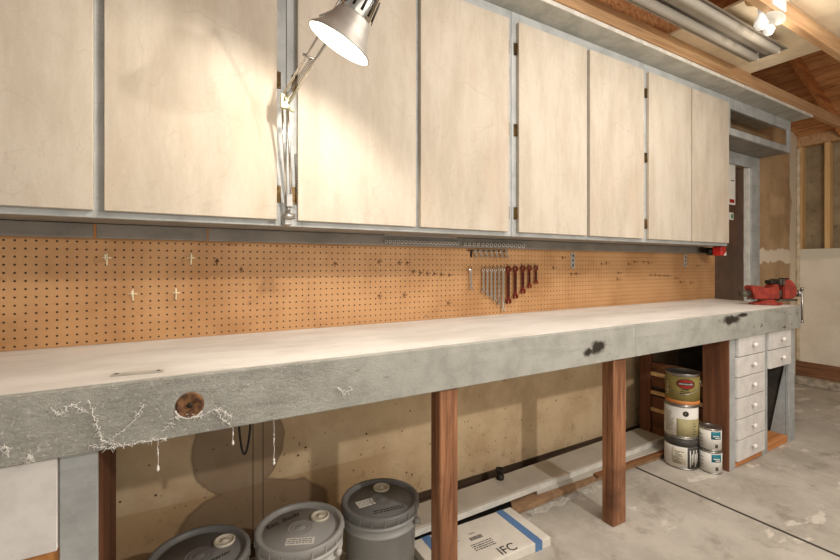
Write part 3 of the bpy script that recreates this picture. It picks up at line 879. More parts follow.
MB().arc(R + 0.0014, fa - 30, fa + 16, 0.03, 0.115, n=8).build('label_panel', cream, c1, local=True)
m = MB(); rnd = random.Random(3)
for k in range(9):
    a = fa - 26 + rnd.uniform(0, 6); m.arc(R + 0.0021, a, a + rnd.uniform(15, 34), 0.035 + k * 0.008, 0.038 + k * 0.008, 0.0003, 4)
m.build('print', M['ink'], c1, local=True)
m = MB()
for k in range(6):
    a = fa + 30 + k * 7; m.arc(R + 0.0014, a, a + 3.5, 0.02 + (k % 3) * 0.012, 0.112 - (k % 2) * 0.02, 0.0003, 3)
m.build('print', M['white'], c1, local=True)
c2 = can(SX, SY, 0.1802, R, 0.180, 'paint_can', 'gallon paint can with white and olive label, middle of the tall stack', 'gallon paint cans stacked by the post')
MB().arc(R, fa - 90, fa + 90, 0.008, 0.168, n=20).build('label', M['white'], c2, local=True)
MB().arc(R + 0.0007, fa - 14, fa + 90, 0.008, 0.105, n=12).build('label_band', olive, c2, local=True)
m = MB(); m.oval(R + 0.0008, fa + 16, 0.136, 10.5, 0.0155, 0.0005); m.build('round_mark', M['ink'], c2, local=True)
m = MB(); m.oval(R + 0.0014, fa + 15, 0.138, 3.5, 0.007, 0.0004); m.build('round_mark', M['dull'], c2, local=True)
m = MB()
for k in range(13):
    a = fa - 62 + rnd.uniform(0, 3); m.arc(R + 0.0007, a, a + rnd.uniform(22, 38), 0.016 + k * 0.010, 0.0185 + k * 0.010, 0.0003, 4)
m.build('print', M['dull'], c2, local=True)
m = MB()
for k in range(5): m.arc(R + 0.0014, fa + 44, fa + 52 + (k % 2) * 5, 0.02 + k * 0.015, 0.023 + k * 0.015, 0.0003, 3)
m.build('print', M['ink'], c2, local=True)
c3 = can(SX + 0.006, SY - 0.004, 0.3604, R + 0.001, 0.178, 'paint_can', 'gallon paint can with gold label and red oval, top of the tall stack', 'gallon paint cans stacked by the post')
MB().arc(R + 0.001, fa - 92, fa + 92, 0.026, 0.160, n=20).build('label', gold, c3, local=True)
MB().arc(R + 0.001, fa - 92, fa + 92, 0.005, 0.0255, n=20).build('label_band', orange, c3, local=True)
MB().oval(R + 0.0017, fa + 12, 0.122, 32, 0.029, 0.0003).build('oval_mark', M['ink'], c3, local=True)
MB().oval(R + 0.0022, fa + 12, 0.122, 29, 0.025, 0.0003).build('oval_mark', red, c3, local=True)
MB().arc(R + 0.0028, fa - 14, fa + 38, 0.114, 0.131, n=6, th=0.0003).build('oval_band', M['ink'], c3, local=True)
m = MB(); rnd = random.Random(12)
a = fa - 11
while a < fa + 34:
    w_ = rnd.uniform(1.5, 3.0); m.arc(R + 0.0032, a, a + w_, 0.1175, 0.1275 - rnd.uniform(0, 0.003), 0.0003, 2); a += w_ + 1.6
m.build('script_lettering', M['white'], c3, local=True)
m = MB()
for k in range(3): m.arc(R + 0.0017, fa - 8 + k * 2, fa + 28 - k * 3, 0.066 + k * 0.011, 0.070 + k * 0.011, 0.0003, 5)
m.build('print', M['ink'], c3, local=True)
m = MB()
for k in range(5): m.arc(R + 0.0017, fa - 62, fa - 56 + (k % 2) * 5, 0.05 + k * 0.016, 0.058 + k * 0.016, 0.0003, 3)
m.build('print', M['white'], c3, local=True)


def bail(c, R, z, up, mat, f):
    m = MB(); pts = []
    A = math.radians(f + 90)
    for i in range(25):
        t = PI * i / 24
        x = (R + 0.005) * math.cos(t)
        out = (R + 0.012) * math.sin(t) if up < 0 else 0.03 * math.sin(t)
        dz = up * math.sin(t)
        v = Matrix.Rotation(A, 3, 'Z') @ Vector((x, -0.0, 0)) + Matrix.Rotation(math.radians(f), 3, 'Z') @ Vector((out, 0, 0))
        pts.append((v.x, v.y, z + dz))
    m.tube(pts, 0.0016, 6); m.build('bail_handle', mat, c, local=True)
    for p in (pts[0], pts[-1]): MB().rod((p[0] * 0.93, p[1] * 0.93, p[2]), (p[0] * 1.02, p[1] * 1.02, p[2]), 0.008, seg=12).build('handle_ear', mat, c, local=True)


bail(c3, R, 0.128, -0.062, M['steel'], fa)
qx, qy = onz(707, 469, 0).x, onz(707, 469, 0).y
qx, qy = 2.620, 1.255
ql = [('quart paint can with teal label square on the floor by the post', 0, 0.0, 0, 0), ('quart paint can with teal label, tilted lid, stacked on another quart can', 0.1225, 0.004, 0.004, 0)]
for lab, z, dx, dy, r in ql:
    q1 = can(qx + dx, qy + dy, z + (0.0003 if z else 0), 0.0535, 0.122, 'quart_paint_can', lab, 'quart paint cans')
    MB().arc(0.0535, fa - 90, fa + 90, 0.008, 0.112, n=16).build('label', M['white'], q1, local=True)
    MB().arc(0.0542, fa + 2, fa + 58, 0.066, 0.108, n=8).build('label_band', teal, q1, local=True)
    m = MB(); m.arc(0.0549, fa + 10, fa + 46, 0.080, 0.086, 0.0003, 5); m.build('print', M['white'], q1, local=True)
    MB().arc(0.0549, fa + 22, fa + 50, 0.070, 0.076, 0.0003, 5).build('print', M['white'], q1, local=True)
    m = MB()
    for k in range(4): m.arc(0.0542, fa - 70, fa - 40, 0.02 + k * 0.02, 0.023 + k * 0.02, 0.0003, 4)
    m.arc(0.0542, fa + 22, fa + 38, 0.020, 0.040, 0.0003, 3)
    m.build('print', M['dull'], q1, local=True)

# ------------------------------------------------------------------ vise
vl = 0.385; va = math.atan2(1.20 - 1.38, 3.70 - 3.36)
vz = 0.8855
vs_ = empty('bench_vise', (3.515, 1.298, vz), 'red bench vise bolted on the right end of the workbench', 'vise', rz=va); vs_.scale = (1, 1, 1.13)
vred = plain('vise_red_paint', (164, 60, 46), 0.6, 0, 0.22, 25)
iron = plain('worn_iron', (112, 104, 92), 0.5, 0.6, 0.3, 30)
m = MB(); m.lathe([(0, 0), (0.075, 0), (0.078, 0.004), (0.072, 0.014), (0.050, 0.020), (0.045, 0.030), (0, 0.030)], (-0.045, 0, 0), seg=32)
m.box(-0.150, -0.07, -0.028, 0.028, 0, 0.012, 0.003); m.box(0.01, 0.05, -0.025, 0.025, 0, 0.012, 0.003)
m.build('base', vred, vs_, local=True)
m = MB()   # rear body
m.prism([(-0.150, 0.034), (0.020, 0.034), (0.020, 0.088), (0.012, 0.122), (-0.020, 0.122), (-0.030, 0.100), (-0.075, 0.094), (-0.110, 0.112), (-0.165, 0.116), (-0.178, 0.104), (-0.160, 0.070)], lambda a, b, t: Vector((a, -0.034 + t, b)), 0.068)
bmesh.ops.bevel(m.bm, geom=list(m.bm.edges), offset=0.004, segments=2, affect='EDGES')
m.build('rear_jaw_body', vred, vs_, local=True)
m = MB(); m.prism([(0.046, 0.034), (0.118, 0.038), (0.140, 0.060), (0.138, 0.100), (0.118, 0.132), (0.090, 0.150), (0.058, 0.150), (0.046, 0.135)], lambda a, b, t: Vector((a, -0.036 + t, b)), 0.072)
bmesh.ops.bevel(m.bm, geom=list(m.bm.edges), offset=0.005, segments=2, affect='EDGES')
m.build('front_jaw_body', vred, vs_, local=True)
m = MB(); m.box(0.0205, 0.046, -0.02, 0.02, 0.045, 0.085); m.box(-0.172, 0.02, -0.014, 0.014, 0.030, 0.040); m.box(0.02, 0.150, -0.030, 0.030, 0.022, 0.0335, 0.003)
m.build('slide_bar', iron, vs_, local=True)
for x0, x1 in ((0.0125, 0.0255), (0.034, 0.0455)):
    m = MB(); m.box(x0, x1, -0.046, 0.046, 0.118, 0.153, 0.002); m.build('jaw_plate', iron, vs_, local=True)
m = MB(); m.box(-0.035, 0.010, -0.030, 0.030, 0.1225, 0.146, 0.008, 2); m.box(0.058, 0.10, -0.022, 0.022, 0.150, 0.158, 0.003); m.build('anvil', M['dark_metal'], vs_, local=True)
m = MB(); m.rod((-0.225, 0, 0.066), (-0.165, 0, 0.066), 0.020, 0.020, 20); m.build('swivel_nut', iron, vs_, local=True)
m = MB(); m.rod((0.138, 0, 0.066), (0.172, 0, 0.066), 0.012, seg=16); m.lathe([(0, 0), (0.016, 0), (0.021, 0.006), (0.021, 0.024), (0.016, 0.030), (0, 0.030)], (0.168, 0, 0.066), (1, 0, 0), 20)
sc_ = m.build('screw', M['steel'], vs_, local=True)
m = MB(); m.rod((0.184, -0.022, 0.092), (0.184, -0.022, -0.098), 0.0065, seg=12)
m.lathe([(0, -0.010), (0.008, -0.008), (0.0105, 0), (0.008, 0.008), (0, 0.010)], (0.184, -0.022, 0.094), seg=14)
m.lathe([(0, -0.010), (0.008, -0.008), (0.0115, 0), (0.008, 0.008), (0, 0.010)], (0.184, -0.022, -0.100), seg=14)
m.build('handle', M['steel'], vs_, local=True)

# ------------------------------------------------------------------ metal strip and hanging things
a = onz(111, 376, 0.8855); b = onz(164, 371.5, 0.8855)
st = empty('metal_strip', ((a.x + b.x) / 2, (a.y + b.y) / 2, 0.8855), 'narrow grey metal strip with screw holes lying on the white worktop', 'metal strip', rz=math.atan2(b.y - a.y, b.x - a.x))
L = (b - a).length
m = MB(); m.box(-L / 2, L / 2, -0.009, 0.009, 0, 0.004, 0.001); m.build('bar', M['strip_metal'], st, local=True)
m = MB()
for x in (-L * 0.40, L * 0.40): m.lathe([(0, 0.001), (0.003, 0.001), (0.006, 0.0), (0, -0.001)], (x, 0, 0.0042), seg=12)
m.build('screw_hole', M['dark_metal'], st, local=True)

# ------------------------------------------------------------------ tools on the pegboard
YP = YW - 0.014


def hook(name, p, label, mat, L=0.035, group='wire hooks in the pegboard', ang=0.0, parts=None):
    m = MB(); dx = L * math.sin(ang)
    m.tube([(0, 0, 0.004), (0, -0.003, 0.003), (dx * 0.3, -0.012, 0.0), (dx, -L * math.cos(ang), -0.001), (dx * 1.05, -L * math.cos(ang) - 0.002, 0.010)], 0.0016, 6)
    m.tube([(0, -0.0025, -0.014), (0, -0.0025, 0.014)], 0.0016, 6); m.tube([(-0.009, -0.0025, 0.003), (0.009, -0.0025, 0.003)], 0.0014, 6)
    o = m.build(name, mat, None, local=True); o.location = (p.x, YP, p.z)
    return tag(o, label, 'hook', group)


pm_ = plain('pale_wire', (244, 232, 196), 0.4, 0.1, 0.1)
for px, py, lab in ((107, 259, 'pale wire pegboard hook, upper left one of four bright hooks'), (133, 295, 'pale wire pegboard hook, lower left one of four bright hooks'),
                    (176, 294, 'pale wire pegboard hook, lower right one of four bright hooks'), (191, 259, 'pale wire pegboard hook, upper right one of four bright hooks')):
    hook('pegboard_hook', at(px, py, YP), lab, pm_, 0.045).scale = (1.5, 1, 1.5)
src = None
dk = [(217, 262), (241, 270), (413, 272), (420, 273), (427, 273.5), (434, 274), (441, 274.5), (449, 275), (379, 262), (399, 263), (407, 263), (379, 296), (404, 295), (448, 303), (553, 268), (562, 258), (571, 274), (576, 274), (601, 264), (606, 263), (618, 273), (628, 264), (634, 262), (643, 262), (648, 263), (617, 279), (650, 275), (655, 275), (659, 275.5), (664, 275.5), (667, 276), (675, 278), (680, 282), (690, 283), (697, 266), (335, 264)]
dm = plain('dark_wire', (112, 78, 48), 0.5, 0.5, 0.2)
for i, (px, py) in enumerate(dk):
    p = at(px, py, YP)
    if src is None:
        src = hook('pegboard_hook', p, 'small dark wire hook in the pegboard', dm, 0.035, 'dark wire hooks in the pegboard')
    else:
        o = src.copy(); COL.objects.link(o); o.location = (p.x, YP, p.z); o.scale = (0.8, 0.8, 0.8)
tag(src, 'small dark wire hook stuck in the brown pegboard', 'hook', 'dark wire hooks in the pegboard')
for o in bpy.data.objects:
    if o.get('group') == 'dark wire hooks in the pegboard':
        x = o.location.x
        if x < 0.55: k, g = 'small dark wire hook on the left half of the pegboard, under the desk lamp doors', 'dark wire hooks left'
        elif x < 1.30 and o.location.z < 1.03: k, g = 'small dark wire hook low on the pegboard, left of the steel wrenches', 'dark wire hooks low'
        elif x < 1.05: k, g = 'small dark wire hook high on the pegboard under the upper socket rails', 'dark wire hooks high'
        elif x < 1.45: k, g = 'dark wire hook in the even row left of the lone steel wrench', 'dark wire hooks in the even row'
        elif x < 2.15: k, g = 'dark wire hook around the galvanised plate right of the red wrenches', 'dark wire hooks by the middle plate'
        elif x < 2.6: k, g = 'dark wire hook between the two galvanised plates', 'dark wire hooks between the plates'
        else: k, g = 'dark wire hook near the right galvanised plate', 'dark wire hooks by the right plate'
        o['label'] = k; o['group'] = g


def wrench_mesh(L, w, mats, name, open_end=True):
    """combination wrench hanging down from its ring"""
    m = MB(); t = w * 0.55
    m.lathe([(w * 0.55, -t / 2), (w * 1.0, -t / 2), (w * 1.05, 0), (w * 1.0, t / 2), (w * 0.55, t / 2)], (0, -0.004, -w), (0, 1, 0), 18, closed=True)
    m.box(-w * 0.5, w * 0.5, -0.004 - t * 0.3, -0.004 + t * 0.3, -L + w * 1.6, -w * 1.7, 0.0008)
    # open jaw
    P = [(-0.36, 1.7), (0.36, 1.7), (0.95, 1.2), (1.05, 0.55), (0.75, -0.1), (0.42, 0.05), (0.48, 0.75), (0.0, 1.05), (-0.48, 0.75), (-0.42, 0.05), (-0.75, -0.1), (-1.05, 0.55), (-0.95, 1.2)]
    m.prism([(a * w, -L + b * w) for a, b in P], lambda a, b, tt: Vector((a, -0.004 - t * 0.4 + tt, b)), t * 0.8)
    return m


def hung_wrench(px, y0, y1, mat, label, group, w=0.008, tilt=0.0):
    p = at(px, y0, YP - 0.012); q = at(px, y1, YP - 0.012)
    t = empty('wrench', (p.x, p.y, p.z), label, 'wrench', group)
    t.rotation_euler = (0, tilt, 0)
    wrench_mesh(p.z - q.z, w, None, 'w').build('wrench_body', mat, t, local=True)
    m = MB(); m.tube([(0, 0.012, 0.010), (0, 0.008, 0.008), (0, -0.012, -w * 0.4), (0, -0.014, 0.010)], 0.0014, 6)
    o = m.build('pegboard_hook', dm, None, local=True); o.location = (p.x, p.y - 0.0, p.z)
    tag(o, label.replace('wrench', 'wrench', 1) and 'wire hook carrying the ' + label, 'hook', 'hooks carrying the wrenches')
    return t


wr = [(470, 268, 289.5, M['chrome'], 'single small steel wrench hanging alone left of the wrench row', 0.009, -0.05),
      (483, 268, 292, M['chrome'], 'steel wrench hanging first at the left of the row', 0.0095, 0),
      (487, 268, 296, M['chrome'], 'steel wrench hanging second from the left of the row', 0.0095, 0),
      (491, 268, 298, M['chrome'], 'steel wrench hanging third from the left of the row', 0.0100, 0),
      (494.7, 268, 301.5, M['chrome'], 'steel wrench hanging fourth from the left of the row', 0.0100, 0),
      (498.7, 267.5, 305, M['steel'], 'steel wrench hanging fifth from the left of the row', 0.010, 0),
      (502.8, 267.5, 311, M['chrome'], 'longest steel wrench, last before the dark red ones', 0.011, 0)]
wred = plain('dark_red_handles', (122, 36, 26), 0.3, 0.35, 0.25, 60)
wr += [(508, 266, 303.5, wred, 'longest dark red wrench, next to the steel ones', 0.0175, 0),
       (515, 266, 298.5, wred, 'second dark red wrench from the left', 0.0165, 0),
       (522.5, 265.5, 293.5, wred, 'middle one of five dark red wrenches', 0.0165, 0),
       (529, 265.5, 288, wred, 'fourth dark red wrench from the left', 0.0145, 0),
       (535.5, 265.5, 284, wred, 'shortest dark red wrench, rightmost of the row', 0.0135, 0)]
for px, y0, y1, mt, lab, w_, tl in wr:
    t = hung_wrench(px, y0, y1, mt, lab, 'wrenches hanging on the pegboard', w_, tl)
    if mt is wred:
        p = at(px, y0, YP - 0.012); q = at(px, y1, YP - 0.012); L = p.z - q.z
        MB().box(-w_ * 0.25, w_ * 0.25, -0.0090, -0.0045, -L + w_ * 2.2, -w_ * 2.6, 0.0005).build('groove', M['dark_metal'], t, local=True)

# rack of short angled wrenches
ra = at(468, 250.5, YP - 0.006); rb = at(507, 251.5, YP - 0.006)
m = MB(); m.box(ra.x, rb.x, YP - 0.010, YP - 0.0005, ra.z - 0.002, ra.z + 0.004, 0.001)
m.box(ra.x + 0.018, ra.x + 0.026, YP - 0.008, YP - 0.0005, ra.z - 0.035, ra.z - 0.002, 0.001)
tag(m.build('tool_rack', M['dark_metal']), 'thin dark rack holding seven short wrenches under the socket rail', 'tool rack')
m0 = None
for k in range(7):
    x = ra.x + 0.035 + k * (rb.x - ra.x - 0.055) / 6
    if m0 is None:
        m0 = wrench_mesh(0.042, 0.0085, None, 'w').build('wrench', M['steel'], None, local=True)
        o = m0
    else:
        o = m0.copy(); COL.objects.link(o)
    o.location = (x, YP - 0.0145, ra.z + 0.004); o.rotation_euler = (0, -0.35, 0)
    tag(o, 'short steel wrench leaning in the thin rack under the sockets', 'wrench', 'short wrenches in the rack')

# socket rails on the grey ledger


def socket_rail(px0, px1, y0, y1, n, r0, r1, lab, glab):
    a = at(px0, y0, YL - 0.004); b = at(px1, y1, YL - 0.004)
    z0 = a.z; z1 = b.z; z = (z0 + z1) / 2
    m = MB(); m.box(a.x, b.x, YL - 0.006, YL - 0.0005, z - 0.004, z + 0.004, 0.0008)
    tag(m.build('socket_rail', M['black']), lab, 'tool rail', 'socket rails')
    base_ = None
    for i in range(n):
        f = i / (n - 1); r = (r0 + (r1 - r0) * f)
        if base_ is None:
            mm = MB(); R = 0.01
            mm.lathe([(R * 0.62, 0.0), (R, 0.0), (R, 0.006), (R * 0.94, 0.008), (R * 0.66, 0.008), (R * 0.62, 0.006)], (0, 0, 0), (0, -1, 0), 14, closed=True)
            base_ = mm.build('socket', M['socket_metal'], None, local=True); o = base_
        else:
            o = base_.copy(); COL.objects.link(o)
        s = r / 0.01; o.scale = (s, 1, s)
        o.location = (a.x + r0 + (b.x - a.x - r0 - r1) * f, YL - 0.0062, z)
        tag(o, glab, 'socket', lab + ' sockets')


socket_rail(384, 456, 234.8, 236.8, 24, 0.0060, 0.0060, 'upper left socket rail on the grey ledger', 'small steel socket on the upper left rail of the grey ledger')
socket_rail(384, 458, 241.6, 243.4, 20, 0.0078, 0.0088, 'lower left socket rail on the grey ledger', 'steel socket on the lower left rail just above the pegboard')
socket_rail(463, 524, 244.4, 245.6, 15, 0.0088, 0.0115, 'right socket rail on the grey ledger', 'large steel socket on the right rail above the wrench rack')

# galvanised plates
for px, y0, y1, lab in ((572.5, 252.5, 268.5, 'small galvanised steel plate on the pegboard near the middle'), (685, 254.5, 267, 'small galvanised steel plate on the pegboard near its right end')):
    p = at(px, y0, YP); q = at(px, y1, YP); hw = 0.018
    o = empty('steel_plate', (p.x, YP, q.z), lab, 'bracket')
    m = MB(); m.box(p.x - hw, p.x + hw, YP - 0.004, YP - 0.0003, q.z, p.z, 0.0008); m.build('plate', plain('galvanised', (196, 192, 182), 0.4, 0.6, 0.2, 60), o)
    m = MB()
    for k in range(3): m.rod((p.x, YP - 0.0035, q.z + (p.z - q.z) * (0.2 + 0.3 * k)), (p.x, YP - 0.0048, q.z + (p.z - q.z) * (0.2 + 0.3 * k)), 0.007, seg=14)
    m.build('hole', M['dark_metal'], o)

# objects under the right end of the cabinets
p = at(710, 251.5, 1.69)
t = empty('caulk_roll', (p.x, p.y, p.z - 0.02), 'round dark tube lying sideways under the right cabinet, beside the red box', 'tube')
m = MB(); m.lathe([(0, 0), (0.020, 0), (0.028, 0.003), (0.030, 0.010), (0.030, 0.05), (0.026, 0.055), (0, 0.055)], (p.x - 0.06, p.y - 0.01, p.z), (0.8, -0.6, 0), 24); m.build('cap', M['black'], t)
m = MB(); m.lathe([(0, 0), (0.024, 0), (0.026, 0.10), (0.022, 0.11), (0, 0.11)], (p.x - 0.03, p.y - 0.030, p.z), (0.96, 0.28, 0), 24); m.build('body', cream, t)
m = MB(); m.box(p.x - 0.075, p.x + 0.08, p.y + 0.03, p.y + 0.036, p.z - 0.01, 1.2880, 0.001); m.build('bracket', M['dark_metal'], t)
p = at(724.5, 251.5, 1.58)
t = empty('red_box', (p.x, p.y, 1.235), 'small red plastic box hanging under the right end of the cabinets', 'box')
m = MB(); m.box(p.x - 0.045, p.x + 0.024, p.y, p.y + 0.06, 1.222, 1.2880, 0.004); m.build('case', plain('red_plastic', (196, 40, 34), 0.4, 0, 0.1), t)
m = MB(); m.prism([(p.x - 0.015, 1.222), (p.x + 0.0235, 1.222), (p.x + 0.0235, 1.248)], lambda a, b, tt: Vector((a, p.y - 0.0015 + tt, b)), 0.001); m.build('label', M['white'], t)
# notice on the brown door
YDR = YW + 0.03
a = at(722, 158, YW + 0.0); b = at(736.5, 205, YW + 0.0)
t = empty('wall_notice', ((a.x + b.x) / 2, YDR, b.z), 'white notice board with a red mark on the brown door', 'notice')
MB().box(a.x, b.x, YDR - 0.022, YDR - 0.0005, b.z, a.z, 0.002).build('board', M['white'], t)
MB().box(b.x - 0.10, b.x - 0.02, YDR - 0.0235, YDR - 0.0225, b.z + 0.015, b.z + 0.045).build('red_mark', red, t)
MB().box(b.x - 0.08, b.x - 0.02, YDR - 0.0235, YDR - 0.0225, b.z + 0.20, b.z + 0.207).build('print', M['ink'], t)
a = at(727, 212, YDR - 0.002); b = at(733.5, 220, YDR - 0.002)
t = empty('door_sticker', (b.x - 0.03, YDR, b.z), 'small white and green sticker on the brown door below the notice', 'sticker')
MB().box(a.x, b.x, YDR - 0.0015, YDR - 0.0003, b.z, a.z).build('paper', M['white'], t)
MB().box(b.x - 0.04, b.x - 0.01, YDR - 0.0022, YDR - 0.0017, b.z + 0.012, a.z - 0.012).build('print', plain('green_ink', (40, 130, 70), 0.6), t)

# ------------------------------------------------------------------ things on the floor under the bench
def plank(name, pts, z0, th, mat, label, cat='plank'):
    m = MB(); m.prism(pts, lambda a, b, t: Vector((a, b, z0 + t)), th)
    bmesh.ops.bevel(m.bm, geom=list(m.bm.edges), offset=0.0015, segments=1, affect='EDGES')
    return tag(m.build(name, mat), label, cat)


wt = plain('white_trim_paint', (206, 200, 188), 0.55, 0, 0.07, 6)
bw = wood('brown_board', (150, 104, 66), (116, 76, 44), 'X', 1, 0.75)
plank('cardboard_sheet', [(1.35, 1.475), (2.02, 1.498), (2.60, 1.470), (2.60, 1.62), (1.45, 1.62)], 0.0, 0.024, plain('cardboard', (168, 134, 100), 0.85, 0, 0.15, 20), 'long flattened brown cardboard under the white trim boards', 'cardboard')
plank('trim_board', [(1.55, 1.520), (2.64, 1.492), (2.645, 1.60), (1.56, 1.63)], 0.0245, 0.018, wt, 'narrow white trim board lying under the wider white board')
plank('brown_board', [(1.95, 1.478), (2.62, 1.462), (2.62, 1.49), (1.95, 1.513)], 0.0245, 0.014, bw, 'thin brown wood strip in front of the white trim boards', 'board')
bd = empty('trim_board', (1.7, 1.6, 0), 'wide white trim board with raised front edge lying along the wall', 'plank')
m = MB(); m.prism([(0.70, 1.530), (2.70, 1.560), (2.70, 1.735), (0.70, 1.680)], lambda a, b, t: Vector((a, b, 0.045 + t)), 0.018); m.build('board', wt, bd)
m = MB(); m.prism([(0.70, 1.512), (2.70, 1.542), (2.70, 1.5595), (0.70, 1.5295)], lambda a, b, t: Vector((a, b, 0.043 + t)), 0.026); m.build('front_lip', M['soffit_edge'], bd)
for x in (0.9, 2.62):
    tag(MB().box(x, x + 0.05, 1.625, 1.70, 0.0, 0.0445, 0.002).build('wood_block', bw), 'small wood block under the wide white trim board' + (', hidden at its left end' if x < 1 else ', at its right end'), 'wood block')
m = MB(); m.box(0.86, 1.42, 1.50, 1.57, 0, 0.016, 0.004)  # thin black strip lying flat on the floor
tag(m.build('black_strip', M['black']), 'flat black strip on the floor between the white box and the trim board', 'rubber strip')
# crumpled plastic
m = MB(); rnd = random.Random(5); NX, NY = 40, 8; g = []
for i in range(NX + 1):
    row = []
    for j in range(NY + 1):
        x = 1.42 + 0.50 * i / NX; y = 1.43 + 0.040 * j / NY + (0.01 * math.sin(i * 0.7)) + (0.0 if i < 30 else 0.0)
        row.append(m.bm.verts.new((x + rnd.uniform(-.006, .006), min(y, 1.462) + rnd.uniform(-.004, .0), 0.003 + rnd.uniform(0, 0.010) * (1 if 0 < j else 0.1))))
    g.append(row)
for i in range(NX):
    for j in range(NY): m.bm.faces.new((g[i][j], g[i + 1][j], g[i + 1][j + 1], g[i][j + 1]))
t = NT('clear_plastic', 0.15); t.col((226, 222, 212)); t.b.inputs['Alpha'].default_value = 0.3
ps = m.build('plastic_wrap', t.m); tag(ps, 'crumpled clear plastic wrap along the cardboard edge', 'plastic wrap')
sm_ = ps.modifiers.new('thick', 'SOLIDIFY'); sm_.thickness = 0.0006

# flat white box with blue tape
ang = math.radians(-1.5)
bx = empty('flat_box', (1.345, 1.245, 0), 'flat white shipping box with blue stripes behind the wooden leg', 'box', rz=ang)
BL, BW, BH = 0.52, 0.25, 0.036
m = MB(); m.box(-BL, 0, 0, BW, 0, BH, 0.002); m.build('carton', plain('white_carton', (226, 220, 208), 0.6, 0, 0.04), bx, local=True)
blue = plain('blue_print', (92, 130, 178), 0.5, 0, 0.06)
for x in (-0.085, -BL + 0.05):
    MB().box(x, x + 0.038, -0.0006, BW + 0.0006, -0.0 + 0.0005, BH + 0.0006).build('blue_stripe', blue, bx, local=True)
m = MB(); rnd = random.Random(2); x = -0.30
while x < -0.24:
    w_ = rnd.uniform(0.0015, 0.004); m.box(x, x + w_, 0.135, 0.155, BH, BH + 0.0004); x += w_ + 0.0018
m.build('barcode', M['ink'], bx, local=True)
def blines(cx, cy, w, h, n):
    lines(bx, cx, cy, w, h, 0, n, M['ink'], BH + 0.0002)
blines(-0.27, 0.095, 0.10, 0.045, 4); blines(-0.27, 0.175, 0.03, 0.01, 1); blines(-0.22, 0.255, 0.10, 0.010, 1); blines(-0.06, 0.03, 0.03, 0.012, 1); blines(-0.36, 0.16, 0.03, 0.01, 1)
text('lettering', 'IFC', 0.060, M['ink'], bx, Matrix.Translation((-0.205, 0.028, BH + 0.0003)))
# pipe fitting standing on the board
p = at(498, 474, 1.69)
o = empty('pipe_fitting', (p.x, 1.675, 0.0635), 'small dark pipe fitting standing on the white trim board by the wall', 'pipe fitting')
MB().lathe([(0, 0), (0.019, 0), (0.021, 0.004), (0.021, 0.018), (0.017, 0.020), (0.017, 0.040), (0.022, 0.042), (0.022, 0.052), (0.014, 0.052), (0.013, 0.03), (0, 0.03)], seg=24).build('body', M['dark_metal'], o, local=True)

# ------------------------------------------------------------------ black cable loop hanging under the bench
c0 = at(237, 424, 1.45)
m = MB(); pts = []
for i in range(25):
    f = i / 24; x = c0.x + 0.045 * f; z = 0.86 - (0.31 + 0.0) * math.sin(PI * f) ** 0.45
    pts.append((x, 1.45 + 0.01 * math.sin(f * 5), z))
m.tube(pts, 0.0035, 6)
tag(m.build('cable_loop', M['black']), 'thin black cable loop hanging under the worktop behind the plug', 'cable')

# ------------------------------------------------------------------ cobwebs on the front board
rnd = random.Random(21)


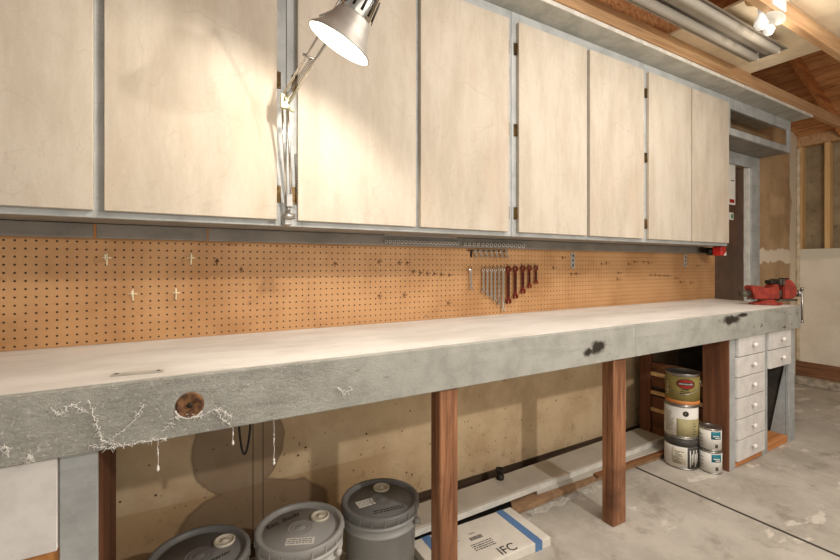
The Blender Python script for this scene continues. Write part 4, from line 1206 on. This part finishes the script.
def web(pts_px, r=0.0008, jit=0.0028, Y=1.1680, n=16, side=2):
    m = MB()
    P = [at(x, y, Y) for x, y in pts_px]
    path = []
    for a, b in zip(P, P[1:]):
        for i in range(n):
            f = i / n; q = a.lerp(b, f)
            path.append(q + Vector((rnd.uniform(-jit, jit), -abs(rnd.uniform(0, 0.002)), rnd.uniform(-jit, jit))))
    path.append(P[-1])
    m.tube(path, r, 5)
    for q in path[::max(1, 3 - side)]:
        for _k in range(rnd.choice((0, 1, 1, 2))):
            e = q + Vector((rnd.uniform(-.009, .009), -rnd.uniform(0, .003), rnd.uniform(-.010, .007)))
            m.tube([q, (q + e) / 2 + Vector((rnd.uniform(-.002, .002), 0, rnd.uniform(-.002, .002))), e], r * 0.6, 4)
        if rnd.random() < 0.35:
            m.lathe([(0, -r * 1.8), (r * 2, 0), (0, r * 1.8)], q, seg=6)
    return m


webs = [([(88, 400), (97, 424), (101, 440), (116, 444)], 'pale cobweb strand curving down the front board near the left post'),
        ([(100, 446), (118, 434), (134, 420), (144, 405)], 'pale cobweb strand rising up the front board to the upper right'),
        ([(166, 428), (178, 416), (200, 416), (214, 410), (222, 410), (232, 418)], 'thick pale cobweb under the round wood plug'),
        ([(90, 446), (110, 448), (128, 444), (150, 440), (166, 439)], 'pale cobweb along the lower edge of the front board'),
        ([(218, 408), (221, 418), (229, 424)], 'short pale cobweb right of the wood plug'),
        ([(50, 408), (60, 414), (72, 404), (84, 412)], 'faint pale cobweb left of the long curved strand'),
        ([(0, 450), (6, 446), (8, 454)], 'small pale cobweb at the left edge of the photo'),
        ([(26, 464), (29, 455), (31, 460)], 'small pale cobweb above the white drawer'),
        ([(338, 388), (344, 394), (352, 388)], 'small pale cobweb in the middle of the front board')]
for pts, lab in webs:
    tag(web(pts).build('cobweb', M['cobweb'], smooth=True), lab, 'cobweb', 'cobwebs on the front board', 'stuff')
for px, y0, y1, lab in ((158, 439, 469, 'dusty cobweb thread hanging below the front board, left one'), (233, 424, 443, 'dusty cobweb thread hanging below the front board, middle one'), (274, 420, 463, 'dusty cobweb thread hanging below the front board, right one')):
    a = at(px, y0 - 2, 1.180); b = at(px, y1, 1.180); m = MB()
    a.z = 0.7398
    N = 12; pp = [a.lerp(b, i / N) + Vector((rnd.uniform(-.001, .001), 0, 0)) for i in range(N + 1)]
    m.tube(pp, 0.0007, 5)
    for f, r in ((0.35, .002), (0.45, .0025), (0.5, 0.002), (0.93, .0035), (1.0, .0042)):
        m.lathe([(0, -r * 1.6), (r * 0.8, -r * 0.5), (r * 0.7, r * 0.6), (0, r * 1.5)], a.lerp(b, f), seg=8)
    tag(m.build('cobweb', M['cobweb'], smooth=True), lab, 'cobweb', 'cobwebs on the front board', 'stuff')
